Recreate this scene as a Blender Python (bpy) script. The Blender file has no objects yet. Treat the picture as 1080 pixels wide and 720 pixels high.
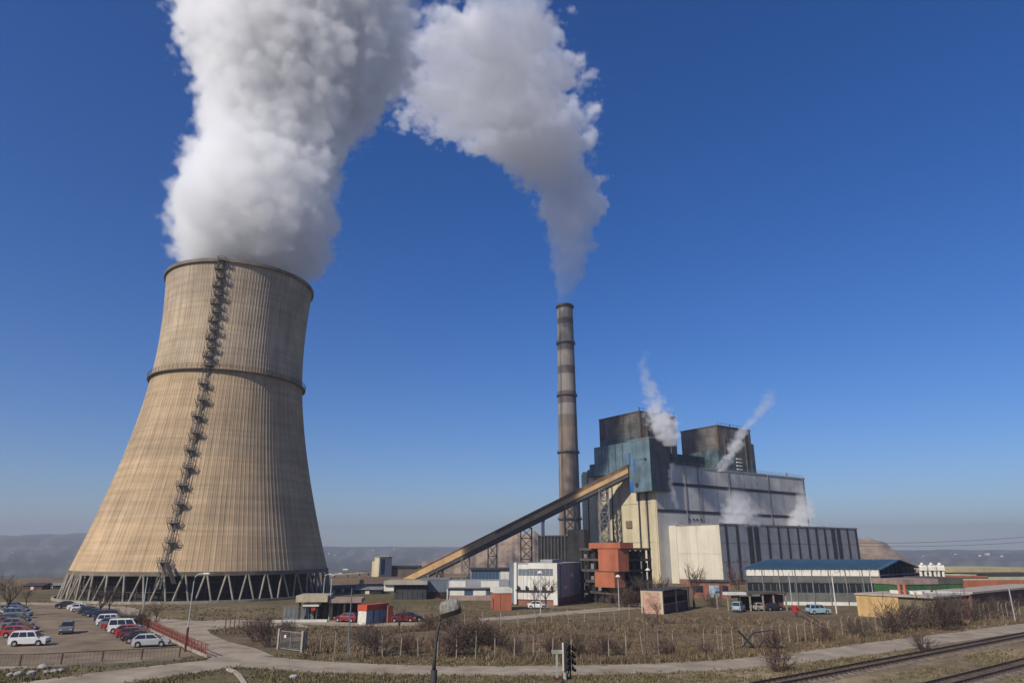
import bpy, bmesh, math, random
import numpy as np
from mathutils import Vector, Matrix
random.seed(7); RNG = np.random.default_rng(7)
S = bpy.context.scene; COL = S.collection
R = math.radians

# ------------------------------------------------------------------ survey of the site
# camera constants; a point of the photo's 1080x720 grid is turned into a place on the ground
FPX, HZ, CH = 720.0, 582.0, 10.8
PIT = math.atan((HZ-360)/FPX); SP, CP = math.sin(PIT), math.cos(PIT)
def ray(u, v):
    x = (u-540)/FPX; t = (360-v)/FPX
    return np.array([x, CP-t*SP, SP+t*CP])
def G(u, v, z=0.0):
    r = ray(u, v); k = (z-CH)/r[2]
    return np.array([k*r[0], k*r[1]])
def ZAT(v, Y):
    r = ray(540, v); return CH+Y*r[2]/r[1]
def XZ(u, v, Y):
    r = ray(u, v); return Y/r[1]*r[0], CH+Y/r[1]*r[2]
def PROJ(X, Y, Z):
    fw = Y*CP+(Z-CH)*SP; up = -Y*SP+(Z-CH)*CP
    return 540+FPX*X/fw, 360-FPX*up/fw

# ------------------------------------------------------------------ materials
MATS = {}
def nt_of(name):
    m = bpy.data.materials.new(name); m.use_nodes = True
    nt = m.node_tree; b = nt.nodes['Principled BSDF']
    return m, nt, b
def mat(name, col, rough=.85, var=.18, scale=.6, metal=0., streak=0., bump=0., spec=.3, col2=None, space='pos'):
    if name in MATS: return MATS[name]
    m, nt, b = nt_of(name); N, L = nt.nodes, nt.links
    b.inputs['Roughness'].default_value = rough; b.inputs['Metallic'].default_value = metal
    b.inputs['Specular IOR Level'].default_value = spec
    if var <= 0:
        b.inputs['Base Color'].default_value = (*col, 1); MATS[name] = m; return m
    if space == 'pos': src = N.new('ShaderNodeNewGeometry').outputs['Position']
    else: src = N.new('ShaderNodeTexCoord').outputs['Object']
    n = N.new('ShaderNodeTexNoise'); n.inputs['Scale'].default_value = scale; n.inputs['Detail'].default_value = 6; n.inputs['Roughness'].default_value = .65
    L.new(src, n.inputs['Vector'])
    ramp = N.new('ShaderNodeValToRGB'); L.new(n.outputs['Fac'], ramp.inputs[0])
    c2 = col2 or tuple(c*(1-var*1.6) for c in col)
    ramp.color_ramp.elements[0].position = .32; ramp.color_ramp.elements[1].position = .68
    ramp.color_ramp.elements[0].color = (*c2, 1); ramp.color_ramp.elements[1].color = (*[min(1, c*(1+var*.5)) for c in col], 1)
    out = ramp.outputs[0]
    if streak > 0:
        mp = N.new('ShaderNodeMapping'); mp.inputs['Scale'].default_value = (1, 1, .06); L.new(src, mp.inputs[0])
        n2 = N.new('ShaderNodeTexNoise'); n2.inputs['Scale'].default_value = scale*2.2; n2.inputs['Detail'].default_value = 5
        L.new(mp.outputs[0], n2.inputs['Vector'])
        r2 = N.new('ShaderNodeMapRange'); r2.inputs[1].default_value = .42; r2.inputs[2].default_value = .72
        r2.inputs[3].default_value = 1; r2.inputs[4].default_value = 1-streak; L.new(n2.outputs['Fac'], r2.inputs[0])
        mx = N.new('ShaderNodeMixRGB'); mx.blend_type = 'MULTIPLY'; mx.inputs[0].default_value = 1
        L.new(out, mx.inputs[1]); L.new(r2.outputs[0], mx.inputs[2]); out = mx.outputs[0]
    L.new(out, b.inputs['Base Color'])
    if bump > 0:
        n3 = N.new('ShaderNodeTexNoise'); n3.inputs['Scale'].default_value = scale*6; n3.inputs['Detail'].default_value = 6; L.new(src, n3.inputs['Vector'])
        bp = N.new('ShaderNodeBump'); bp.inputs['Strength'].default_value = bump; bp.inputs['Distance'].default_value = .2
        L.new(n3.outputs['Fac'], bp.inputs['Height']); L.new(bp.outputs[0], b.inputs['Normal'])
    MATS[name] = m; return m

def glass(name, col, rough=.12):
    if name in MATS: return MATS[name]
    m, nt, b = nt_of(name)
    b.inputs['Base Color'].default_value = (*col, 1); b.inputs['Roughness'].default_value = rough; b.inputs['Specular IOR Level'].default_value = .6
    MATS[name] = m; return m
def brick(name, c1, c2, mortar, scale=3.2):
    if name in MATS: return MATS[name]
    m, nt, b = nt_of(name); N, L = nt.nodes, nt.links
    g = N.new('ShaderNodeNewGeometry'); sx = N.new('ShaderNodeSeparateXYZ'); L.new(g.outputs['Position'], sx.inputs[0])
    ad = N.new('ShaderNodeMath'); ad.operation = 'ADD'; L.new(sx.outputs[0], ad.inputs[0]); L.new(sx.outputs[1], ad.inputs[1])
    cb = N.new('ShaderNodeCombineXYZ'); L.new(ad.outputs[0], cb.inputs[0]); L.new(sx.outputs[2], cb.inputs[1])
    br = N.new('ShaderNodeTexBrick'); br.inputs['Scale'].default_value = scale; L.new(cb.outputs[0], br.inputs['Vector'])
    br.inputs['Color1'].default_value = (*c1, 1); br.inputs['Color2'].default_value = (*c2, 1); br.inputs['Mortar'].default_value = (*mortar, 1)
    n = N.new('ShaderNodeTexNoise'); n.inputs['Scale'].default_value = .8; n.inputs['Detail'].default_value = 5; L.new(g.outputs['Position'], n.inputs['Vector'])
    r = N.new('ShaderNodeMapRange'); r.inputs[1].default_value = .3; r.inputs[2].default_value = .7; r.inputs[3].default_value = .6; r.inputs[4].default_value = 1.15; L.new(n.outputs['Fac'], r.inputs[0])
    mx = N.new('ShaderNodeMixRGB'); mx.blend_type = 'MULTIPLY'; mx.inputs[0].default_value = 1; L.new(br.outputs[0], mx.inputs[1]); L.new(r.outputs[0], mx.inputs[2])
    L.new(mx.outputs[0], b.inputs['Base Color']); b.inputs['Roughness'].default_value = .9
    MATS[name] = m; return m

# ------------------------------------------------------------------ mesh building
class MB:
    def __init__(s): s.v = []; s.f = []
    def add(s, vs, fs):
        o = len(s.v); s.v += [tuple(map(float, p)) for p in vs]; s.f += [tuple(i+o for i in f) for f in fs]; return s
    def box(s, x0, x1, y0, y1, z0, z1):
        return s.add([(x0,y0,z0),(x1,y0,z0),(x1,y1,z0),(x0,y1,z0),(x0,y0,z1),(x1,y0,z1),(x1,y1,z1),(x0,y1,z1)],
                     [(0,3,2,1),(4,5,6,7),(0,1,5,4),(1,2,6,5),(2,3,7,6),(3,0,4,7)])
    def prism(s, poly, z0, z1):
        n = len(poly); a = sum(poly[i][0]*poly[(i+1)%n][1]-poly[(i+1)%n][0]*poly[i][1] for i in range(n))
        if a < 0: poly = poly[::-1]
        vs = [(x,y,z0) for x,y in poly]+[(x,y,z1) for x,y in poly]
        return s.add(vs, [tuple(range(n))[::-1], tuple(range(n,2*n))]+[(i,(i+1)%n,(i+1)%n+n,i+n) for i in range(n)])
    def profile_x(s, poly, x0, x1):          # (y,z) outline extruded along x
        n = len(poly); vs = [(x0,y,z) for y,z in poly]+[(x1,y,z) for y,z in poly]
        return s.add(vs, [tuple(range(n)), tuple(range(n,2*n))[::-1]]+[(i,i+n,(i+1)%n+n,(i+1)%n) for i in range(n)])
    def tube(s, pts, rad, n=6, caps=True):
        pts = [Vector(p) for p in pts]; m = len(pts)
        if not hasattr(rad, '__len__'): rad = [rad]*m
        rings = []
        for i, p in enumerate(pts):
            d = (pts[min(i+1,m-1)]-pts[max(i-1,0)]).normalized()
            ref = Vector((0,0,1)) if abs(d.z) < .9 else Vector((1,0,0))
            e1 = d.cross(ref).normalized(); e2 = d.cross(e1)
            rings.append([p+(e1*math.cos(t)+e2*math.sin(t))*rad[i] for t in [2*math.pi*k/n for k in range(n)]])
        vs = [q for r in rings for q in r]; fs = []
        for i in range(m-1):
            for k in range(n): fs.append((i*n+k, i*n+(k+1)%n, (i+1)*n+(k+1)%n, (i+1)*n+k))
        if caps: fs += [tuple(range(n))[::-1], tuple(range((m-1)*n, m*n))]
        return s.add(vs, fs)
    def beam(s, p, q, w, h=None):            # square bar between two points
        h = h or w; p, q = Vector(p), Vector(q); d = (q-p).normalized()
        ref = Vector((0,0,1)) if abs(d.z) < .95 else Vector((0,1,0))
        e1 = d.cross(ref).normalized()*w/2; e2 = d.cross(e1).normalized()*h/2
        vs = [c+a*e1+b*e2 for c in (p,q) for a,b in ((-1,-1),(1,-1),(1,1),(-1,1))]
        return s.add(vs, [(0,1,2,3),(7,6,5,4),(0,4,5,1),(1,5,6,2),(2,6,7,3),(3,7,4,0)])
    def lathe(s, prof, n=16):                # (r,z) profile about z
        vs = [(r*math.cos(2*math.pi*k/n), r*math.sin(2*math.pi*k/n), z) for r,z in prof for k in range(n)]; fs = []
        for i in range(len(prof)-1):
            for k in range(n): fs.append((i*n+k, i*n+(k+1)%n, (i+1)*n+(k+1)%n, (i+1)*n+k))
        fs += [tuple(range(n))[::-1], tuple(range((len(prof)-1)*n, len(prof)*n))]
        return s.add(vs, fs)
    def build(s, name, m, parent=None, smooth=False, loc=None, rz=None):
        me = bpy.data.meshes.new(name); me.from_pydata(s.v, [], s.f); me.update()
        bm = bmesh.new(); bm.from_mesh(me); bmesh.ops.recalc_face_normals(bm, faces=bm.faces[:]); bm.to_mesh(me); bm.free()
        if smooth: me.shade_smooth()
        o = bpy.data.objects.new(name, me); COL.objects.link(o)
        if m: me.materials.append(m)
        if parent: o.parent = parent
        if loc is not None: o.location = loc
        if rz is not None: o.rotation_euler[2] = rz
        return o
def npmesh(name, v, f, m, parent=None, smooth=False):   # arrays, quads or triangles
    me = bpy.data.meshes.new(name); v = np.asarray(v, np.float32); f = np.asarray(f, np.int32); k = f.shape[1]
    me.vertices.add(len(v)); me.vertices.foreach_set('co', v.ravel())
    me.loops.add(f.size); me.loops.foreach_set('vertex_index', f.ravel())
    me.polygons.add(len(f)); me.polygons.foreach_set('loop_start', np.arange(len(f), dtype=np.int32)*k)
    me.polygons.foreach_set('use_smooth', np.full(len(f), smooth)); me.update(calc_edges=True); me.validate()
    o = bpy.data.objects.new(name, me); COL.objects.link(o)
    if m: me.materials.append(m)
    if parent: o.parent = parent
    return o
def tag(o, label=None, cat=None, group=None, kind=None):
    for k, x in (('label',label),('category',cat),('group',group),('kind',kind)):
        if x: o[k] = x
    return o
def empty(name, loc, rz=0, label=None, cat=None, group=None):
    o = bpy.data.objects.new(name, None); COL.objects.link(o); o.empty_display_size = .5
    o.location = (loc[0], loc[1], loc[2] if len(loc) > 2 else 0); o.rotation_euler[2] = rz
    return tag(o, label, cat, group)
def dup(o, parent=None, loc=None, rz=None, sc=None, label=None):
    c = o.copy(); COL.objects.link(c); c.parent = parent
    if loc is not None: c.location = (loc[0], loc[1], loc[2] if len(loc) > 2 else 0)
    if rz is not None: c.rotation_euler[2] = rz
    if sc is not None: c.scale = (sc, sc, sc) if not hasattr(sc, '__len__') else sc
    if label: c['label'] = label
    for ch in [x for x in KIDS.get(o.name, [])]:
        KIDS.setdefault(c.name, []).append(dup(ch, c))
    return c
KIDS = {}
def register(root):                       # remember the tree so that copies can be made
    for o in bpy.data.objects:
        if o.parent: 
            l = KIDS.setdefault(o.parent.name, [])
            if o not in l: l.append(o)

# ------------------------------------------------------------------ palette
CONC = mat('concrete', (.36,.32,.26), var=.25, scale=.25, streak=.3)
CREAM = mat('cream_cladding', (.55,.47,.31), var=.10, scale=.15, streak=.35)
WHITE = mat('white_cladding', (.62,.57,.45), var=.08, scale=.15, streak=.22)
GREY = mat('grey_cladding', (.52,.505,.47), var=.13, scale=.12, streak=.22)
DARKBAND = mat('dark_band', (.035,.035,.04), var=.3, scale=.4)
TEAL = mat('teal_cladding', (.125,.195,.23), var=.3, scale=.16, streak=.45, rough=.55)
TEALB = mat('weathered_teal_cladding', (.085,.13,.145), var=.45, scale=.22, streak=.6, rough=.6)
BLUE = mat('bright_blue_cladding', (.03,.12,.36), var=.2, scale=.3, rough=.5)
RUST = mat('rusty_cladding', (.15,.13,.11), var=.45, scale=.14, streak=.6, col2=(.05,.055,.055))
STEEL = mat('dark_steel', (.06,.055,.055), var=.3, scale=.8, rough=.6)
RUSTRED = mat('rusty_red_paint', (.16,.05,.035), var=.4, scale=1.5)
LSTEEL = mat('weathered_steel', (.22,.21,.20), var=.3, scale=.7, rough=.6)
GALV = mat('galvanised_steel', (.42,.42,.40), var=.15, scale=1.5, rough=.5, metal=.2)
BLACKB = mat('soot_and_shade_black', (.035,.035,.038), var=.5, scale=.25, streak=.4)
ORANGE = mat('orange_cladding', (.42,.135,.07), var=.14, scale=.3, streak=.25)
BLUEGREY = mat('blue_grey_cladding', (.14,.17,.21), var=.15, scale=.3, streak=.2)
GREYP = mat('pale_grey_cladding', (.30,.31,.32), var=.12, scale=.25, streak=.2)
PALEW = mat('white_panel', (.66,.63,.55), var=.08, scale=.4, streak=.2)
BRICK = brick('red_brick', (.30,.09,.055), (.22,.07,.05), (.25,.2,.16))
DKBRICK = brick('dark_red_brick', (.17,.055,.045), (.13,.05,.04), (.14,.1,.09))
BROOF = mat('blue_roof_sheet', (.05,.105,.155), var=.15, scale=.4, streak=.0, rough=.45)
GLASSD = glass('dark_glass', (.02,.025,.03)); GLASSB = glass('blue_glass', (.05,.09,.14))
YELLOW = mat('ochre_render', (.55,.36,.15), var=.12, scale=.5, streak=.25)
OLIVE = mat('olive_render', (.20,.17,.10), var=.2, scale=.5, streak=.3)
GREENW = mat('green_sheet', (.05,.13,.05), var=.2, scale=.5, streak=.2)
PINKC = mat('faded_pink_concrete', (.34,.24,.2), var=.2, scale=.5, streak=.2)
WOODP = mat('weathered_wood', (.17,.13,.09), var=.35, scale=1.2, streak=.3)
CPOST = mat('fence_concrete', (.30,.26,.20), var=.25, scale=1.5)
REDP = mat('red_paint', (.42,.04,.03), var=.15, scale=1.)
BARK = mat('bark', (.10,.075,.055), var=.35, scale=3.)
TWIG = mat('bare_twigs', (.105,.072,.055), var=.35, scale=.8)
TWIGR = mat('reddish_twigs', (.11,.062,.05), var=.35, scale=.8)
ASPH = mat('worn_asphalt', (.35,.285,.205), var=.26, scale=.3, bump=.05, rough=.95)
PARKM = mat('parking_asphalt', (.235,.175,.113), var=.32, scale=.22, bump=.05, rough=.95)
BALL = mat('ballast', (.27,.205,.14), var=.4, scale=1.4, bump=.8, rough=1.)
# ------------------------------------------------------------------ ground: one sheet from underfoot to the far hills
def sstep(a, b, x): t = np.clip((x-a)/(b-a), 0, 1); return t*t*(3-2*t)
def vnoise(x, y, seed):
    r = np.random.default_rng(seed); out = 0
    for k in range(6):
        w = 1.9**k; th = r.uniform(0, 6.28, 3); ph = r.uniform(0, 6.28, 3)
        for t, p in zip(th, ph): out = out+np.sin(w*(x*np.cos(t)+y*np.sin(t))+p)/(3*1.7**k)
    return out
def terrain(X, Y):
    r = np.hypot(X, Y); a = np.degrees(np.arctan2(X, Y))
    edge = 372+18*vnoise(a*.2, a*0, 1)
    z = -34*sstep(0, 230, r-edge)
    far = sstep(1100, 3600, r)
    hh = 34+np.interp(a, [-180,-60,-40,-30,-17,-8,0,20,30,45,180], [66,66,80,86,40,34,24,24,14,10,66])
    hh = hh*(1+.22*vnoise(X/520, Y/520, 2)+.10*vnoise(X/170, Y/170, 22))
    z = z+far*hh*(.62+.38*sstep(2600, 4300, r))
    z = z+far*5*vnoise(X/130, Y/130, 3)
    def heap(a0, wa, r0, wr, h, sd):
        n = vnoise(a*1.1, r/70, sd)
        return h*np.exp(-((a-a0)/wa)**4)*np.exp(-((r-r0)/wr)**2)*(1+.16*n)
    z = z+heap(4.0, 9.5, 900, 170, 62, 4)+heap(-5, 6, 700, 90, 30, 5)+heap(23.0, 7.5, 1000, 160, 55, 6)+heap(28, 9, 800, 90, 22, 7)
    return z
def make_ground():
    ang = np.concatenate([np.linspace(-180,-44,60,endpoint=False), np.linspace(-44,44,640,endpoint=False), np.linspace(44,180,60,endpoint=False)])
    rad = np.concatenate([[1.5], np.geomspace(6, 330, 150), np.geomspace(334, 6400, 190)])
    A, Rr = np.meshgrid(np.radians(ang), rad, indexing='ij'); X = Rr*np.sin(A); Y = Rr*np.cos(A)
    Z = terrain(X, Y); Z = np.where(Rr < 345, 0, Z)
    na, nr = A.shape; v = np.stack([X,Y,Z], -1).reshape(-1,3)
    i, j = np.meshgrid(np.arange(na), np.arange(nr-1), indexing='ij'); i2 = (i+1) % na
    f = np.stack([i*nr+j, i*nr+j+1, i2*nr+j+1, i2*nr+j], -1).reshape(-1,4)
    c = len(v); v = np.vstack([v, [[0,0,0]]])
    # soil colour: which ground cover grows where
    u, w = PROJ(v[:,0], np.maximum(v[:,1], 1), v[:,2]); x, y = v[:,0], v[:,1]; r = np.hypot(x, y); a = np.degrees(np.arctan2(x, y))
    n1 = vnoise(x/9, y/9, 11); n2 = vnoise(x/37, y/37, 12); n3 = vnoise(a*1.3, r/60, 13)
    olive = np.array([.118,.098,.050]); straw = np.array([.19,.145,.083]); brown = np.array([.155,.108,.07]); tan = np.array([.34,.25,.165]); fld = np.array([.20,.145,.085])
    hill = np.array([.07,.08,.07]); hill2 = np.array([.16,.15,.125])
    mixf = lambda c0, c1, t: c0+(c1-c0)*np.clip(t,0,1)[:,None]
    col = mixf(np.tile(olive,(len(v),1)), straw, .42+.45*n1)
    near = (1-sstep(84, 100, y))*sstep(0, 22, x); col = mixf(col, np.array([.30,.225,.14]), near*(.35+.75*vnoise(x/6, y/6, 17)))
    field = sstep(82, 92, y)*(1-sstep(138, 152, y))*sstep(-36, -22, x+.12*y)
    col = mixf(col, brown, field*(.78+.3*n2))
    back = sstep(150, 170, y)*(1-sstep(235, 262, y))
    col = mixf(col, mixf(np.tile(olive,(len(v),1)), straw, .35+.5*n2), back)
    plain = sstep(225, 262, y)
    col = mixf(col, mixf(np.tile(fld,(len(v),1)), brown, .45+.6*n3), plain)
    far = sstep(430, 800, r)
    patch = 1.1*vnoise(a*1.7, r/420, 14)+.8*vnoise(a*5.5, r/190, 24)+.5*vnoise(x/60, y/60, 34)-.2
    col = mixf(col, mixf(np.tile(hill,(len(v),1)), hill2, .4+.7*patch), far)
    spoil = np.maximum(np.exp(-((a-4)/12.5)**6)*np.exp(-((r-880)/330)**4), np.exp(-((a-25)/9.5)**6)*np.exp(-((r-960)/300)**4))
    tn = mixf(np.tile(tan,(len(v),1)), np.array([.17,.12,.085]), .25+.55*vnoise(a*.9, v[:,2]/2.2, 15))
    col = mixf(col, tn, spoil)
    m, nt, b = nt_of('ground_cover'); N, L = nt.nodes, nt.links
    at = N.new('ShaderNodeAttribute'); at.attribute_name = 'soil'; g = N.new('ShaderNodeNewGeometry')
    out = at.outputs['Color']
    for sc, lo, hi in ((.09,.72,1.28), (.55,.70,1.30), (3.5,.62,1.35)):
        n = N.new('ShaderNodeTexNoise'); n.inputs['Scale'].default_value = sc; n.inputs['Detail'].default_value = 5; n.inputs['Roughness'].default_value = .7; L.new(g.outputs['Position'], n.inputs['Vector'])
        mr = N.new('ShaderNodeMapRange'); mr.inputs[1].default_value = .3; mr.inputs[2].default_value = .7; mr.inputs[3].default_value = lo; mr.inputs[4].default_value = hi; L.new(n.outputs['Fac'], mr.inputs[0])
        mx = N.new('ShaderNodeMixRGB'); mx.blend_type = 'MULTIPLY'; mx.inputs[0].default_value = 1; L.new(out, mx.inputs[1]); L.new(mr.outputs[0], mx.inputs[2]); out = mx.outputs[0]
    L.new(out, b.inputs['Base Color']); b.inputs['Roughness'].default_value = 1; b.inputs['Specular IOR Level'].default_value = .1
    n = N.new('ShaderNodeTexNoise'); n.inputs['Scale'].default_value = 1.6; n.inputs['Detail'].default_value = 8; L.new(g.outputs['Position'], n.inputs['Vector'])
    bp = N.new('ShaderNodeBump'); bp.inputs['Strength'].default_value = .7; bp.inputs['Distance'].default_value = .35; L.new(n.outputs['Fac'], bp.inputs['Height']); L.new(bp.outputs[0], b.inputs['Normal'])
    o = npmesh('ground', v, f, m, smooth=True)
    me = o.data
    ca = me.color_attributes.new('soil', 'FLOAT_COLOR', 'POINT'); ca.data.foreach_set('color', np.hstack([np.clip(col*1.0,0,1), np.ones((len(v),1))]).astype(np.float32).ravel())
    bm = bmesh.new(); bm.from_mesh(me); bm.verts.ensure_lookup_table()      # close the disc underfoot
    ring = [bm.verts[k*nr] for k in range(na)]; bm.faces.new(ring[::-1]); bm.normal_update(); bm.to_mesh(me); bm.free()
    tag(o, kind='structure')
make_ground()

# ------------------------------------------------------------------ roads, parking, tracks (sheets, 4 mm and more apart)
EXCL = []           # photo-grid polygons where no weeds grow
def sheet(name, uv, m, z, label=None):
    pts = [G(*p) for p in uv]; EXCL.append(uv)
    bm = bmesh.new(); vs = [bm.verts.new((p[0], p[1], z)) for p in pts]; f = bm.faces.new(vs)
    bmesh.ops.triangulate(bm, faces=[f]); bm.normal_update()
    for f in bm.faces:
        if f.normal.z < 0: f.normal_flip()
    me = bpy.data.meshes.new(name); bm.to_mesh(me); bm.free(); me.materials.append(m)
    o = bpy.data.objects.new(name, me); COL.objects.link(o); tag(o, kind='structure'); return o
sheet('road', [(-40,730),(0,722),(40,717),(100,709),(160,702),(215,696),(255,689),(290,693),(340,697),(400,700),(470,702),(540,702),(620,701),(700,699),(760,695.5),(820,690),(880,682),(930,675.5),(1000,667),(1080,657),(1200,643),(1200,651),(1080,666),(1000,678),(930,688),(880,695),(820,701.5),(760,706.5),(700,709.5),(620,711.5),(540,712),(470,712),(400,711),(340,709),(290,706),(250,703),(215,708),(160,716),(120,723),(40,735)], ASPH, .012)
sheet('side_road', [(118,639.5),(130,639),(142,641),(160,648),(172,652),(205,654.5),(250,653),(312,656),(330,662),(300,660),(262,660),(236,662),(220,664.5),(222,668),(240,676),(270,683.5),(290,692),(252,690.5),(221,696),(216,685),(200,673),(180,664.5),(160,657.5),(140,651)], ASPH, .016)
sheet('parking_lot', [(-50,712),(-60,660),(0,640),(70,637.5),(105,639),(142,659),(175,676),(212,693),(150,696.5),(60,703)], PARKM, .008)
sheet('perimeter_road', [(-90,636),(0,634.5),(60,635),(118,638.5),(122,641.5),(60,638),(0,637.5),(-90,639)], ASPH, .012)
sheet('service_road', [(505,651.5),(545,648.5),(610,643),(676,637.5),(720,637),(720,641),(676,641.5),(610,647),(545,652.5),(508,655)], ASPH, .012)
sheet('yard', [(300,651),(352,653),(420,655),(445,655),(445,659),(400,660),(345,659.5),(300,656)], ASPH, .008)

def rail_track(name, label, p0, p1, gauge):
    p0, p1 = np.array(p0), np.array(p1); d = (p1-p0)/np.linalg.norm(p1-p0); Ln = float(np.linalg.norm(p1-p0))
    root = empty(name, (*p0, 0), math.atan2(d[1], d[0]), label, 'railway track', 'parallel railway tracks')
    MB().add([(0,-1.9,.02),(Ln,-1.9,.02),(Ln,-1.25,.14),(0,-1.25,.14),(0,1.25,.14),(Ln,1.25,.14),(Ln,1.9,.02),(0,1.9,.02)], [(0,1,2,3),(3,2,5,4),(4,5,6,7)]).build('ballast_bed', BALL, root)
    rm = mat('rail_steel', (.085,.055,.042), var=.3, scale=2., rough=.6)
    for s in (-1, 1):
        y = s*gauge/2
        MB().profile_x([(y-.07,.20),(y+.07,.20),(y+.07,.225),(y+.015,.24),(y+.015,.32),(y+.04,.335),(y+.04,.37),(y-.04,.37),(y-.04,.335),(y-.015,.32),(y-.015,.24),(y-.07,.225)], 0, Ln).build('rail', rm, root)
    slm = mat('sleeper_wood', (.10,.075,.055), var=.4, scale=1.5)
    s0 = MB().box(-.12,.12,-1.2,1.2,.06,.20).build('sleeper', slm, root); n = int(min(99, Ln/.75)); s0.location = (.3,0,0)
    for k in range(1, n):
        c = s0.copy(); COL.objects.link(c); c.location = (.3+k*Ln/n, RNG.normal()*.02, 0)
    return root
dT = np.array([.797,.604]); nT = np.array([.604,-.797])
a1 = np.array([23.1,65.5])+nT*.7; a2 = np.array([36.93,65.03])+nT*.75
rail_track('railway_track', 'rusty railway track nearer the road, running past the lone bush', a1-dT*7, a1+dT*75, 1.45)
rail_track('railway_track', 'short stretch of railway track farther from the road, in the bottom corner', a2-dT*7, a2+dT*40, 1.5)
EXCL += [[(780,728),(1080,667),(1080,676),(880,728)], [(940,733),(1080,694),(1080,709),(1040,728)]]

# ------------------------------------------------------------------ cooling tower
TX, TY = -81.6, 192.0
PROF_Z = [6.3,12,18,24,30,36,42,48,54,60,64,68,72,76,80,84,87.4]
def tower_r(z):
    zt = 69.0
    r = 19.6*math.sqrt(1+((z-zt)/(50.4 if z < zt else 60))**2)
    return r-(.55*(1-abs(z-62)/6) if 56 < z < 62 else 0)*0
def make_tower():
    root = empty('cooling_tower', (TX,TY), 0, 'huge tan concrete cooling tower pouring out white steam', 'cooling tower')
    m, nt, b = nt_of('tower_concrete'); N, L = nt.nodes, nt.links
    tc = N.new('ShaderNodeTexCoord'); sx = N.new('ShaderNodeSeparateXYZ'); L.new(tc.outputs['Object'], sx.inputs[0])
    at = N.new('ShaderNodeMath'); at.operation = 'ARCTAN2'; L.new(sx.outputs[1], at.inputs[0]); L.new(sx.outputs[0], at.inputs[1])
    def noise(vs, sc, det=5, rough=.6):
        cb = N.new('ShaderNodeCombineXYZ')
        for k, (src, f) in enumerate(vs):
            mu = N.new('ShaderNodeMath'); mu.operation = 'MULTIPLY'; mu.inputs[1].default_value = f; L.new(src, mu.inputs[0]); L.new(mu.outputs[0], cb.inputs[k])
        n = N.new('ShaderNodeTexNoise'); n.inputs['Scale'].default_value = sc; n.inputs['Detail'].default_value = det; n.inputs['Roughness'].default_value = rough
        L.new(cb.outputs[0], n.inputs['Vector']); return n.outputs['Fac']
    def rng(src, a, b_, c, d):
        r = N.new('ShaderNodeMapRange'); r.inputs[1].default_value = a; r.inputs[2].default_value = b_; r.inputs[3].default_value = c; r.inputs[4].default_value = d; L.new(src, r.inputs[0]); return r.outputs[0]
    def mul(c, f):
        x = N.new('ShaderNodeMixRGB'); x.blend_type = 'MULTIPLY'; x.inputs[0].default_value = 1; L.new(c, x.inputs[1]); L.new(f, x.inputs[2]); return x.outputs[0]
    ramp = N.new('ShaderNodeValToRGB'); L.new(rng(sx.outputs[2], 6, 88, 0, 1), ramp.inputs[0])
    els = ramp.color_ramp.elements; els[0].color = (.49,.355,.215,1); els[1].color = (.44,.35,.25,1)
    for p_, c_ in ((.12,(.51,.365,.22,1)), (.16,(.45,.33,.205,1)), (.32,(.49,.355,.215,1)), (.34,(.42,.31,.195,1)), (.62,(.47,.345,.215,1)), (.66,(.46,.365,.255,1)), (.80,(.48,.375,.26,1)), (.93,(.42,.335,.24,1))):
        e = els.new(p_); e.color = c_
    c = ramp.outputs[0]
    c = mul(c, rng(noise([(at.outputs[0],9.), (sx.outputs[2],.012)], 3., 6, .7), .35, .65, .74, 1.12))      # vertical weather streaks
    c = mul(c, rng(noise([(at.outputs[0],.6), (sx.outputs[2],.55)], 1.5, 4), .35, .65, .86, 1.08))          # pour lifts
    c = mul(c, rng(noise([(at.outputs[0],2.), (sx.outputs[2],.06)], 1.6, 5), .3, .7, .76, 1.14))
    lift = N.new('ShaderNodeMath'); lift.operation = 'FRACT'; mu = N.new('ShaderNodeMath'); mu.operation = 'MULTIPLY'; mu.inputs[1].default_value = 1/1.3; L.new(sx.outputs[2], mu.inputs[0]); L.new(mu.outputs[0], lift.inputs[0])
    c = mul(c, rng(lift.outputs[0], .0, .10, .88, 1.0))
    L.new(c, b.inputs['Base Color']); b.inputs['Roughness'].default_value = .95; b.inputs['Specular IOR Level'].default_value = .15
    # ribbed shell with real wall thickness
    NR = 160; prof = [(-.55,0.),(-.55,1.),(0,0)]
    angs = []; rib = []
    for k in range(NR):
        t0 = 2*math.pi*k/NR; w = 2*math.pi/NR
        for f_, rb in ((0,0.),(.36,0.),(.42,.047),(.58,.047),(.64,0.)): angs.append(t0+f_*w); rib.append(rb)
    angs = np.array(angs); rib = np.array(rib); n = len(angs)
    zs = np.concatenate([np.linspace(6.3, 86.9, 84)]); rings = []
    for z in zs:
        rr = tower_r(z)+rib; rings.append(np.stack([rr*np.cos(angs), rr*np.sin(angs), np.full(n, z)], -1))
    for z in zs[::-1][::3]:
        rr = tower_r(z)-.7+0*rib; rings.append(np.stack([rr*np.cos(angs), rr*np.sin(angs), np.full(n, z)], -1))
    v = np.concatenate(rings); nr = len(rings); i, j = np.meshgrid(np.arange(nr), np.arange(n), indexing='ij'); i2 = (i+1) % nr; j2 = (j+1) % n
    f = np.stack([i*n+j, i*n+j2, i2*n+j2, i2*n+j], -1).reshape(-1,4)
    npmesh('shell', v, f, m, root)
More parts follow.
